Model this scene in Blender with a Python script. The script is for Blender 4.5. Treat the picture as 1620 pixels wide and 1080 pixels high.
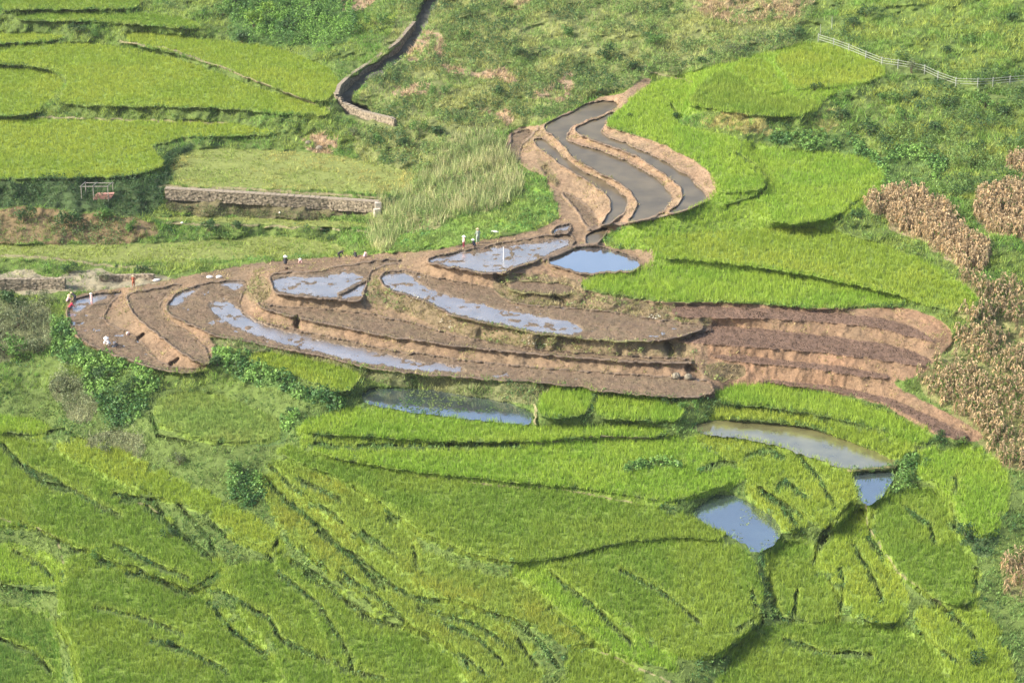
import bpy, math, random
import numpy as np
from mathutils import Vector

for o in list(bpy.data.objects): bpy.data.objects.remove(o, do_unlink=True)
S = bpy.context.scene
rad = math.radians
rng = np.random.default_rng(7)
random.seed(7)

# ------------------------------------------------------------------ camera, sky, sun, exposure
PITCH = rad(22.0); DIST = 330.0; FOC = 3960.0            # pixels of focal length at 1620 px width
H = DIST*math.sin(PITCH); YC = DIST*math.cos(PITCH)
cd = bpy.data.cameras.new('camera'); cam = bpy.data.objects.new('camera', cd); S.collection.objects.link(cam)
cam.location = (0, 0, H); cam.rotation_euler = (math.pi/2-PITCH, 0, 0)
cd.sensor_width = 36.0; cd.lens = 36.0*FOC/1620.0; cd.clip_end = 6000; cd.clip_start = 1
S.camera = cam
SUN_EL = rad(36.0); SUN_AZ = rad(193.0)     # azimuth of the sun in the xy plane, measured from +x (180 = from the left)
w = bpy.data.worlds.new('World'); S.world = w; w.use_nodes = True
nt = w.node_tree; bg = nt.nodes['Background']
sky = nt.nodes.new('ShaderNodeTexSky'); sky.sky_type = 'NISHITA'; sky.sun_disc = False
sky.sun_elevation = SUN_EL; sky.sun_rotation = math.pi/2 - SUN_AZ
sky.air_density = 1.0; sky.dust_density = 3.5; sky.ozone_density = 1.0
nt.links.new(sky.outputs[0], bg.inputs[0]); bg.inputs[1].default_value = 0.15
sd = bpy.data.lights.new('sun', 'SUN'); sd.energy = 4.2; sd.angle = rad(0.6); sd.color = (1.0, 0.93, 0.82)
sun = bpy.data.objects.new('sun', sd); S.collection.objects.link(sun)
sv = Vector((math.cos(SUN_AZ)*math.cos(SUN_EL), math.sin(SUN_AZ)*math.cos(SUN_EL), math.sin(SUN_EL)))
sun.rotation_euler = sv.to_track_quat('Z', 'Y').to_euler(); sun.location = (-200, 200, 200)
S.view_settings.view_transform = 'Standard'; S.view_settings.look = 'None'
S.view_settings.exposure = 1.15; S.view_settings.gamma = 1

# ------------------------------------------------------------------ the survey of the valley: outlines of every field
# kind: rice / mud / water / grass ; flat fields get one level each ; colour key ; outline ; label
Y, G, B_, D, L = 'yellow', 'green', 'bright', 'deep', 'lime'
FIELDS = {
'F0a': ('rice',0,B_,[(984,168),(1005,150),(1035,128),(1100,112),(1200,88),(1290,62),(1345,80),(1405,108),(1395,125),(1310,150),(1292,178),(1262,188),(1116,173),(1080,190),(1000,200)]),
'F0b': ('rice',0,B_,[(1060,192),(1165,218),(1250,240),(1340,242),(1395,262),(1400,295),(1360,330),(1300,362),(1400,388),(1500,430),(1560,480),(1540,500),(1300,445),(1040,425),(915,447),(1030,422),(1034,398),(958,386),(990,358),(1100,331),(1135,300),(1115,262)]),
# ploughed and flooded terraces of the spur
'M1': ('mud',1,None,[(106,488),(120,470),(160,464),(200,460),(185,470),(168,485),(164,500),(170,512),(190,522),(203,527),(222,540),(232,552),(243,566),(262,580),(300,584),(328,582),(320,586),(270,588),(225,574),(185,560),(160,552),(130,536),(110,512)]),
'M2': ('mud',1,None,[(198,470),(215,462),(300,447),(265,464),(252,480),(252,492),(268,508),(295,525),(315,540),(331,560),(332,578),(305,566),(280,552),(262,535),(240,520),(215,498)]),
'M3': ('mud',1,None,[(262,485),(275,468),(303,453),(330,448),(380,442),(392,452),(378,470),(380,490),(391,502),(430,514),(469,524),(535,535),(602,553),(700,565),(740,572),(880,585),(1000,593),(1080,598),(1125,603),(1130,624),(1060,627),(950,617),(860,602),(760,597),(640,587),(575,579),(520,564),(450,549),(400,539),(335,528),(305,512),(270,497)]),
'M4': ('mud',1,None,[(405,474),(424,485),(513,488),(580,497),(640,508),(680,521),(760,540),(850,554),(960,561),(1095,569),(1100,573),(960,569),(880,560),(780,552),(735,547),(669,538),(602,528),(535,513),(469,500),(415,486)]),
'M5': ('mud',1,None,[(427,434),(445,431),(500,431),(530,424),(570,416),(620,411),(645,411),(600,419),(584,428),(580,440),(577,455),(575,478),(520,470),(436,464),(430,450)]),
'M6': ('mud',1,None,[(603,432),(620,428),(645,428),(690,441),(773,453),(790,466),(811,481),(863,486),(901,487),(953,492),(1013,502),(1057,508),(1105,514),(1118,519),(1057,536),(979,538),(927,533),(850,526),(808,516),(740,503),(713,496),(669,472),(613,457),(605,445)]),
'M7': ('mud',1,None,[(672,411),(700,402),(760,392),(820,380),(860,374),(900,371),(915,380),(885,393),(858,408),(820,420),(787,434),(740,426),(690,417)]),
'M9': ('mud',1,None,[(795,447),(830,444),(900,449),(913,456),(905,464),(860,464),(810,459)]),
'M10': ('mud',1,None,[(872,371),(878,360),(905,352),(902,368)]),
'P8': ('water',1,None,[(862,413),(890,401),(925,389),(960,391),(1000,405),(1018,425),(960,430),(920,432),(893,423)]),
'R1': ('mud',1,None,[(1062,484),(1150,484),(1250,489),(1300,493),(1360,498),(1420,508),(1460,524),(1482,543),(1450,535),(1380,517),(1300,509),(1200,505),(1080,502),(1064,498)]),
'R2': ('mud',1,None,[(1128,512),(1200,520),(1300,530),(1380,540),(1440,553),(1475,570),(1460,582),(1400,570),(1300,558),(1200,551),(1100,543),(1066,539),(1124,522)]),
'R3': ('mud',1,None,[(1115,562),(1180,562),(1213,567),(1313,577),(1380,586),(1415,595),(1400,601),(1340,592),(1250,579),(1150,572)]),
'R4': ('mud',1,None,[(1190,600),(1260,604),(1320,610),(1400,627),(1450,648),(1500,672),(1540,690),(1515,696),(1480,685),(1465,672),(1400,637),(1320,618),(1220,607)]),
'U1': ('water',1,'m',[(912,208),(912,200),(941,189),(981,175),(964,188),(949,205),(952,215),(995,229),(1038,250),(1081,273),(1113,302),(1117,314),(1096,328),(1056,338),(1068,330),(1081,312),(1081,300),(1067,286),(1024,254),(981,234),(935,218)]),
'U2': ('water',1,'m',[(859,201),(872,191),(900,182),(918,168),(949,160),(975,163),(978,170),(952,181),(906,198),(894,213),(900,226),(964,243),(1024,272),(1058,299),(1063,317),(1050,334),(1024,344),(990,353),(1008,333),(1009,314),(985,289),(940,268),(906,248),(889,226)]),
'U3': ('water',1,'m',[(840,223),(856,217),(883,240),(915,268),(967,292),(991,314),(993,328),(972,350),(948,357),(966,338),(969,317),(945,292),(899,268),(867,243)]),
'U4': ('mud',1,None,[(886,302),(918,317),(941,340),(947,351),(932,360),(924,354),(915,331),(895,314)]),
'U5': ('mud',1,None,[(812,208),(847,205),(832,222),(818,242),(822,252),(805,245),(799,238),(810,224)]),
'U6': ('water',1,'m',[(932,366),(965,358),(955,372),(945,384),(925,384)]),
'P1': ('water',1,None,[(560,628),(590,612),(650,615),(740,625),(840,645),(846,670),(800,668),(700,656),(600,643)]),
'P2': ('water',1,'g',[(1095,672),(1130,664),(1200,668),(1280,675),(1350,700),(1415,728),(1420,735),(1345,742),(1290,725),(1220,700),(1150,688),(1105,684)]),
'P3': ('water',1,None,[(1345,748),(1420,742),(1405,770),(1380,798),(1368,797),(1355,770)]),
'P4': ('water',1,None,[(1085,808),(1140,780),(1165,785),(1220,815),(1238,835),(1225,860),(1195,878),(1182,860),(1140,840)]),
# rice on the right of the gully
'F1': ('rice',1,B_,[(984,168),(1005,155),(1035,130),(1090,120),(1095,135),(1082,160),(1074,180),(1062,192),(1090,203),(1130,212),(1165,240),(1190,262),(1209,285),(1208,300),(1140,304),(1136,290),(1118,266),(1080,243),(1030,220),(975,203),(955,200),(965,190)]),
'F1s': ('rice',0,B_,[(1140,300),(1209,300),(1198,313),(1160,326),(1100,336),(1040,354),(970,372),(958,384),(990,359),(1055,343),(1100,333),(1130,314)]),
'F2': ('rice',1,B_,[(1180,230),(1225,240),(1280,240),(1340,245),(1390,262),(1395,290),(1360,300),(1355,325),(1330,335),(1285,352),(1215,352),(1218,318),(1222,300),(1220,285),(1202,258)]),
'F2s': ('rice',0,B_,[(1215,316),(1218,356),(1120,362),(1000,376),(965,386),(1020,362),(1100,343),(1160,332)]),
'F3': ('rice',1,L,[(1000,382),(1100,368),(1180,363),(1290,362),(1350,375),(1400,390),(1450,410),(1500,440),(1550,485),(1545,495),(1500,490),(1460,478),(1420,464),(1300,437),(1200,421),(1120,411),(1060,408),(1038,402),(1028,390)]),
'F4': ('rice',1,B_,[(918,450),(925,441),(1025,430),(1060,420),(1150,427),(1250,436),(1330,450),(1400,467),(1445,478),(1420,482),(1380,482),(1310,488),(1230,480),(1150,475),(1060,478),(1040,475),(990,466),(920,459)]),
'F5': ('rice',1,G,[(1085,165),(1100,142),(1135,113),(1160,118),(1185,135),(1195,150),(1240,155),(1290,160),(1290,170),(1262,184),(1225,184),(1170,178),(1116,168)]),
'F6': ('rice',1,L,[(1150,110),(1185,95),(1215,98),(1233,125),(1241,145),(1202,146),(1190,130)]),
'F7': ('rice',1,L,[(1222,95),(1250,78),(1290,65),(1340,85),(1390,105),(1400,115),(1370,130),(1300,138),(1252,140),(1240,118)]),
# rice beyond the valley, top left
'T1': ('rice',1,L,[(0,190),(60,188),(140,192),(300,190),(400,200),(445,212),(400,214),(300,214),(250,226),(238,232),(255,250),(258,262),(235,272),(190,280),(120,281),(0,281)]),
'T2': ('rice',1,L,[(108,128),(95,112),(40,100),(0,96),(0,85),(60,72),(130,68),(200,75),(260,88),(330,110),(400,138),(460,155),(520,175),(520,182),(450,180),(380,172),(280,168),(90,166),(98,150)]),
'T3': ('rice',1,L,[(0,110),(45,108),(80,115),(102,128),(92,150),(68,165),(62,182),(0,184)]),
'T4': ('rice',1,L,[(195,50),(260,55),(330,65),(400,70),(440,78),(480,90),(540,120),(530,145),(518,160),(480,156),(440,140),(380,116),(300,88),(200,68)]),
'T5': ('rice',1,L,[(0,55),(60,52),(110,58),(60,66),(0,78)]),
'T6': ('rice',1,G,[(20,25),(90,20),(180,22),(260,22),(320,38),(310,45),(240,40),(150,32),(30,32)]),
'T7': ('rice',1,G,[(0,0),(150,0),(240,8),(180,14),(60,14),(0,18)]),
'T8': ('grass',1,'meadow',[(265,255),(290,240),(330,234),(440,238),(520,242),(600,260),(660,275),(650,300),(620,308),(500,300),(400,297),(270,293),(270,270)]),
'T9': ('grass',1,'path',[(245,340),(420,345),(590,352),(592,361),(480,358),(370,352),(245,350)]),
'V1': ('grass',1,'valley',[(0,385),(100,388),(250,385),(330,380),(420,372),(500,378),(560,395),(520,403),(400,408),(260,418),(150,412),(0,405)]),
# rice below the spur
'B0': ('rice',1,L,[(395,557),(440,560),(520,575),(560,588),(570,600),(545,622),(500,605),(450,590),(400,572)]),
'B1': ('rice',1,B_,[(850,625),(880,612),(930,612),(938,625),(930,658),(850,662)]),
'B2': ('rice',1,B_,[(945,622),(1010,628),(1080,640),(1078,666),(1000,663),(937,660)]),
'B3': ('rice',1,B_,[(470,670),(520,655),(560,642),(650,656),(840,678),(1000,672),(1055,680),(1050,690),(930,688),(860,697),(700,696),(580,688),(480,683)]),
'B4': ('rice',1,B_,[(470,693),(600,699),(760,708),(880,707),(930,697),(1050,700),(1085,695),(1120,712),(1180,745),(1150,765),(1060,795),(1000,780),(900,768),(760,755),(620,740),(500,715)]),
'B5': ('rice',1,G,[(432,710),(500,722),(640,750),(780,767),(900,778),(1000,797),(1060,815),(1120,845),(1150,855),(1080,845),(973,857),(870,884),(800,887),(740,875),(662,840),(603,795),(545,755),(480,732)]),
'B6': ('rice',1,G,[(865,890),(973,863),(1080,851),(1150,860),(1185,895),(1200,950),(1190,985),(1165,1012),(1120,1040),(1060,1030),(1000,990),(930,940),(880,905)]),
'B7': ('rice',1,B_,[(805,897),(858,898),(923,945),(993,998),(1055,1038),(1072,1060),(1012,1047),(962,1024),(928,998),(875,955),(855,930)]),
'B8': ('rice',1,Y,[(420,730),(480,745),(540,767),(595,807),(645,850),(652,867),(690,893),(780,912),(848,932),(860,957),(910,1000),(935,1018),(905,1020),(880,998),(820,978),(740,952),(665,922),(610,875),(560,840),(500,795),(440,758)]),
'B9': ('rice',1,Y,[(417,750),(440,772),(500,815),(560,858),(605,895),(655,940),(720,965),(790,990),(820,1012),(850,1045),(880,1085),(790,1085),(740,1040),(690,1000),(640,982),(580,950),(520,897),(470,858),(440,820)]),
'B10': ('rice',1,G,[(440,880),(500,908),(560,960),(620,995),(685,1018),(725,1060),(750,1085),(565,1085),(525,1020),(480,960),(447,920)]),
'B11': ('rice',1,G,[(892,1030),(950,1035),(1010,1058),(1060,1085),(900,1085)]),
'C1': ('rice',1,G,[(0,690),(20,690),(60,705),(140,750),(200,780),(240,793),(260,818),(290,850),(330,880),(350,900),(345,928),(310,932),(250,908),(200,893),(150,868),(90,842),(40,828),(0,820)]),
'C2': ('rice',1,L,[(90,695),(180,715),(250,755),(290,770),(330,790),(400,830),(445,855),(440,878),(420,865),(370,850),(350,815),(300,797),(250,782),(180,748),(110,720)]),
'C3': ('rice',1,B_,[(0,650),(50,658),(85,680),(70,690),(30,682),(0,675)]),
'C4': ('rice',1,B_,[(0,860),(40,865),(90,900),(95,920),(60,918),(0,905)]),
'C5': ('rice',1,G,[(110,890),(150,880),(200,908),(260,925),(330,947),(360,985),(430,1030),(480,1085),(140,1085),(125,1030),(95,985),(105,950),(95,930)]),
'C6': ('rice',1,G,[(362,902),(435,890),(490,965),(520,1025),(555,1085),(500,1085),(440,1025),(400,980),(360,940)]),
'C7': ('rice',1,D,[(0,960),(60,965),(85,1000),(100,1085),(0,1085)]),
'D1': ('rice',1,'weedy',[(250,625),(330,618),(400,645),(450,668),(440,690),(360,700),(280,680),(240,660)]),
'E1': ('rice',1,B_,[(1130,618),(1180,608),(1260,614),(1360,637),(1440,671),(1470,692),(1462,703),(1400,680),(1300,655),(1200,640),(1130,635)]),
'E1b': ('rice',1,L,[(1130,645),(1200,650),(1290,664),(1380,692),(1440,713),(1425,723),(1350,695),(1280,671),(1200,663),(1130,659)]),
'E2': ('rice',1,L,[(1095,694),(1150,695),(1220,708),(1290,733),(1335,752),(1345,785),(1338,800),(1318,836),(1290,818),(1240,788),(1195,762),(1185,742),(1130,714)]),
'E3': ('rice',1,L,[(1180,775),(1200,772),(1258,803),(1272,823),(1250,842),(1235,820)]),
'E4': ('rice',1,L,[(1290,855),(1322,852),(1350,810),(1370,808),(1366,830),(1388,870),(1412,910),(1432,960),(1415,985),(1360,980),(1345,950),(1335,920),(1305,900),(1292,870)]),
'E5': ('rice',1,G,[(1380,802),(1420,785),(1480,775),(1500,800),(1495,840),(1530,870),(1540,910),(1545,948),(1500,958),(1460,928),(1425,905),(1405,865),(1380,830)]),
'E6': ('rice',1,G,[(1215,885),(1245,858),(1280,862),(1287,900),(1300,930),(1330,955),(1330,978),(1270,982),(1240,960),(1225,920)]),
'E7': ('rice',1,G,[(1200,1000),(1280,993),(1360,990),(1425,998),(1490,1040),(1540,1085),(1090,1085),(1150,1045)]),
'E8': ('rice',1,L,[(1440,968),(1500,967),(1540,960),(1595,1040),(1610,1085),(1565,1085),(1500,1028)]),
'E9': ('rice',1,B_,[(1455,722),(1520,707),(1555,720),(1590,760),(1580,820),(1560,848),(1533,830),(1512,790),(1490,762),(1460,750)]),
}
RICE_LABEL = {
'F0a':'bright rice growing over the bunds between the small upper right fields','F0b':'bright rice growing over the banks between the large right hand terraces',
'F1':'bright green rice field curving round the outer edge of the flooded gully terraces','F1s':'narrow bright rice strip along the lower lip of the gully terraces',
'F2':'broad bright rice terrace right of the curved dark ditch','F2s':'rice strip tapering left below the curved ditch towards the reflecting pond',
'F3':'large lime green rice terrace above the one that overhangs the bare mud terraces','F4':'front rice terrace with a tall clean edge above the bare mud bank',
'F5':'lens shaped rice field with a shadowed front edge above the pinkish weedy bank','F6':'small yellowish rice plot at the top between two bunds','F7':'topmost rice field on the right just under the pale fence',
'T1':'long yellow green rice field ending in a hooked edge above the dry meadow','T2':'largest far rice field on the upper left slope','T3':'small rounded rice field at the left edge, higher of the two',
'T4':'far triangular rice field reaching the stone channel','T5':'thin rice sliver on the far left behind a dark bank','T6':'narrow rice strip near the top left corner','T7':'rice strip in the very top left corner',
'B0':'yellow green rice strip wedged below the mud terraces left of the weedy pond','B1':'small square rice plot right of the weedy pond','B2':'short rice plot with a dark front edge, right of the square plot',
'B3':'thin rice terrace directly in front of the weedy pond','B4':'wide rice terrace ending at the shaded bank of the blue pond','B5':'largest foreground rice terrace in the middle of the picture',
'B6':'big rounded rice terrace in the foreground left of the blue pond outlet','B7':'narrow rice band below the rounded foreground terrace','B8':'upper ripening yellow rice band sweeping down the foreground',
'B9':'lower ripening yellow rice band sweeping down the foreground','B10':'green rice band under the ripening yellow bands','B11':'small rice corner at the bottom centre',
'C1':'large rice terrace at the left edge of the foreground','C2':'yellow green rice band above the large left terrace','C3':'small rice plot at the left edge below the scrub','C4':'small rice plot at the left edge under a curled bund',
'C5':'rice terrace in the bottom left with a weedy middle','C6':'narrow rice terrace at the bottom beside the yellow bands','C7':'deep green rice plot in the bottom left corner','D1':'weedy pale green plot below the leafy shrubs',
'E1':'rice strip along the foot of the bare red track','E1b':'rice fringe on the upper shore of the long brown pond','E2':'rice terrace between the long brown pond and the blue pond','E3':'rice tongue on the right bank of the blue pond',
'E4':'winding rice terrace below the small square pond','E5':'rounded rice terrace with a clean left bund on the right','E6':'small rice terrace just below the blue pond','E7':'rice terrace at the bottom right','E8':'rice sliver in the bottom right corner','E9':'bright rice plot beside the dry corn on the right'}
# where a field further up the picture is not the higher one, or the bank is steeper
FIXED = [('V1','M3',-1.2),('M7','P8',.15),('P8','F4',.7),('T8','T9',3.0),('M3','M2',.8),('M2','M1',1.2),('U1','U2',1.0),('U2','U3',1.1),('U3','U4',1.7),('U5','U3',-.9),('U4','U6',.5),('U6','P8',.6),('M7','M6',1.6),('M5','M4',1.4),('F1','U1',1.2),('M10','M7',.25),('F2','F3',1.7),('F1','F2',.7),('F7','F5',.9),('F3','F4',.9),('F7','F6',.5),('P4','B5',-.4)]
SKIP = {('M2','M3'),('M3','M2'),('U2','U1'),('M10','M7'),('M7','M6'),('P4','B5'),('F1','U1'),('M1','M3'),('V1','M1'),('V1','M2'),('V1','M3'),('V1','M5'),('T9','M5'),('T8','M5'),('U5','M7'),('U5','M10'),('U1','F2'),('U1','F3')}
FILM = [[(322,478),(360,475),(378,488),(400,508),(450,524),(520,541),(580,554),(640,568),(745,582),(720,590),(640,583),(560,570),(470,550),(400,530),(350,506)],
 [(350,445),(385,443),(380,458),(355,456)],[(262,482),(300,453),(330,450),(300,466),(280,487)],[(428,437),(500,438),(577,428),(577,478),(436,466)],
 [(603,430),(645,431),(668,452),(700,465),(760,482),(820,495),(880,505),(930,518),(910,532),(850,528),(800,517),(740,505),(669,474),(611,459)],
 [(665,412),(700,402),(760,393),(850,386),(900,374),(905,385),(858,410),(820,424),(787,437),(690,419)],
 [(110,482),(122,468),(190,462),(203,461),(172,470),(142,481),(118,497)],[(872,371),(878,360),(905,352),(902,368)],[(470,540),(560,560),(650,575),(650,582),(560,568)]]
SOIL = [[(98,490),(118,463),(215,454),(300,435),(420,413),(520,407),(640,399),(680,397),(760,381),(850,365),(880,350),(885,330),(870,300),(860,275),(835,270),(793,240),(808,203),(850,200),(900,178),(945,155),(985,150),(1000,135),(1025,122),(1035,128),(985,168),(950,200),(1000,212),(1060,230),(1115,260),(1137,290),(1133,310),(1100,331),(990,358),(958,372),(950,386),(1000,397),(1038,392),(1036,418),(1020,430),(918,438),(918,462),(1060,480),(1150,477),(1310,490),(1430,484),(1500,510),(1510,540),(1480,570),(1450,600),(1400,603),(1480,643),(1565,690),(1540,700),(1480,690),(1400,640),(1310,618),(1200,606),(1130,630),(1060,630),(950,619),(860,606),(760,600),(640,591),(520,570),(400,545),(340,532),(334,585),(270,592),(180,565),(120,540)]]
# zones laid over the whole: (kind, outline)
ZONES = [
('brush',[(540,200),(700,0),(1300,0),(1290,60),(1200,95),(1030,125),(900,170),(800,205),(720,215),(640,300),(560,250)]),
('slopeR',[(1290,45),(1400,0),(1620,0),(1620,330),(1500,320),(1390,260),(1300,200),(1400,120)]),
('hillR',[(1330,0),(1620,0),(1620,115),(1500,120),(1420,90),(1310,60)]),
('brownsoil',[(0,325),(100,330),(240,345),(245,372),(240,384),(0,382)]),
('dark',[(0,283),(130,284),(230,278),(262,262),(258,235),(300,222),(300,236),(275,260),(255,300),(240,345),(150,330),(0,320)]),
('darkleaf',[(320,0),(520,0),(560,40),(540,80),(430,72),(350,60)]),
('dry',[(500,0),(610,0),(600,18),(520,20)]),('dry',[(640,60),(680,55),(720,70),(700,95),(640,100)]),('dry',[(610,135),(680,130),(680,150),(620,152)]),('dry',[(690,95),(760,105),(830,125),(780,130),(700,112)]),
('dry',[(470,222),(520,205),(538,248),(490,252)]),('dry',[(830,150),(870,125),(920,120),(910,140),(860,165)]),('dry',[(750,175),(800,170),(815,195),(770,195)]),('dry',[(880,118),(925,112),(905,132)]),
('dryish',[(1080,0),(1300,0),(1290,35),(1180,40),(1090,30)]),('dryish',[(780,0),(860,0),(850,18),(790,14)]),
('reed',[(590,335),(640,292),(690,250),(718,215),(780,205),(832,272),(822,322),(740,338),(690,345),(620,398),(575,392)]),
('bright',[(590,403),(700,345),(760,338),(830,320),(850,280),(890,320),(880,350),(760,380),(640,401)]),
('bright',[(280,428),(450,400),(600,395),(620,402),(420,413),(300,436)]),
('meadowbank',[(265,300),(620,312),(595,350),(262,342)]),
('orange',[(1270,180),(1330,165),(1320,200),(1300,215)]),('orange',[(1110,175),(1225,188),(1225,212),(1130,205)]),
('leaf',[(1180,215),(1250,205),(1380,225),(1400,300),(1350,240),(1250,238)]),('leaf',[(1395,240),(1480,240),(1500,275),(1420,305),(1385,300)]),
('corn',[(1355,322),(1400,308),(1470,306),(1520,345),(1555,400),(1560,430),(1515,425),(1450,378),(1380,352)]),
('corn',[(1578,262),(1620,205),(1620,300),(1600,285)]),('corn',[(1525,330),(1560,300),(1620,310),(1620,420),(1570,380)]),
('cornw',[(1440,605),(1490,530),(1540,520),(1620,545),(1620,830),(1580,740),(1540,690),(1480,640)]),
('cornw',[(1500,440),(1600,440),(1620,545),(1520,525)]),
('cornw',[(1572,890),(1620,800),(1620,1000),(1585,960)]),
('dgrass',[(595,436),(612,460),(668,476),(713,500),(740,506),(808,518),(850,528),(927,536),(1050,540),(1100,546),(1110,568),(960,560),(850,552),(770,540),(700,520),(655,500),(600,483),(580,480),(582,442)]),
('dgrass',[(790,430),(915,440),(920,462),(1060,482),(1122,500),(1120,514),(1057,506),(1013,500),(953,490),(900,485),(811,480),(775,455)]),
('dgrass',[(392,440),(424,438),(432,468),(410,482),(388,470)]),('dgrass',[(843,245),(870,262),(885,290),(880,300),(862,275)]),
('dgrass',[(1100,500),(1122,496),(1126,516),(1108,514)]),('dgrass',[(1110,573),(1180,575),(1178,600),(1120,604)]),
('gbank',[(330,530),(400,546),(560,578),(600,590),(850,606),(950,622),(850,645),(720,622),(600,608),(560,590),(400,556),(335,545)]),
('gravel',[(0,428),(130,432),(290,436),(215,452),(118,462),(0,458)]),
('leaf',[(130,580),(180,568),(240,588),(250,640),(210,680),(150,670),(120,620)]),
('leaf',[(335,560),(360,556),(420,580),(500,610),(560,640),(540,655),(460,625),(350,590)]),
('leaf',[(70,500),(100,500),(130,545),(180,568),(140,590),(90,570)]),
('scrub',[(0,480),(60,470),(95,500),(80,560),(0,610)]),('scrub',[(60,600),(130,600),(150,670),(90,660)]),('scrub',[(120,680),(220,680),(230,730),(150,735)]),
('leaf',[(400,690),(460,640),(480,660),(420,720)]),('leaf',[(350,745),(410,740),(430,780),(390,810)]),
('leaf',[(1400,770),(1440,720),(1470,760),(1420,785)]),('dark',[(1500,840),(1560,830),(1590,870),(1545,885)]),
('leaf',[(960,745),(1080,720),(1120,745),(1080,765)]),
]
PATHS = [  # trodden bund tops and lanes: (half width px, outline)
(2.2,[(0,405),(80,408),(150,418),(240,425)]),(1.6,[(300,88),(380,118),(440,142),(480,158),(520,172)]),(2.6,[(250,294),(400,300),(600,313)]),
(2.0,[(190,66),(260,76),(300,88)]),(1.5,[(60,185),(140,188),(400,196)]),(2.0,[(1370,800),(1372,830),(1400,872),(1420,905)]),(1.6,[(1420,905),(1480,950),(1520,985)]),
(1.4,[(850,700),(900,698),(940,690),(1050,694)]),(1.5,[(660,752),(760,765),(900,775),(1010,797)]),(1.2,[(0,820),(60,835),(90,850),(100,890)]),
(2.0,[(250,352),(480,360),(600,368)]),(1.8,[(846,645),(848,672)]),(1.3,[(1020,112),(1050,118),(1095,130)]),(1.6,[(950,1030),(1010,1056),(1060,1078)]),(1.4,[(200,790),(235,800),(255,812)])]
CHAN = [(688,-10),(666,35),(640,78),(600,108),(562,132),(548,146),(546,160),(556,172),(580,180)]
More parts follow.
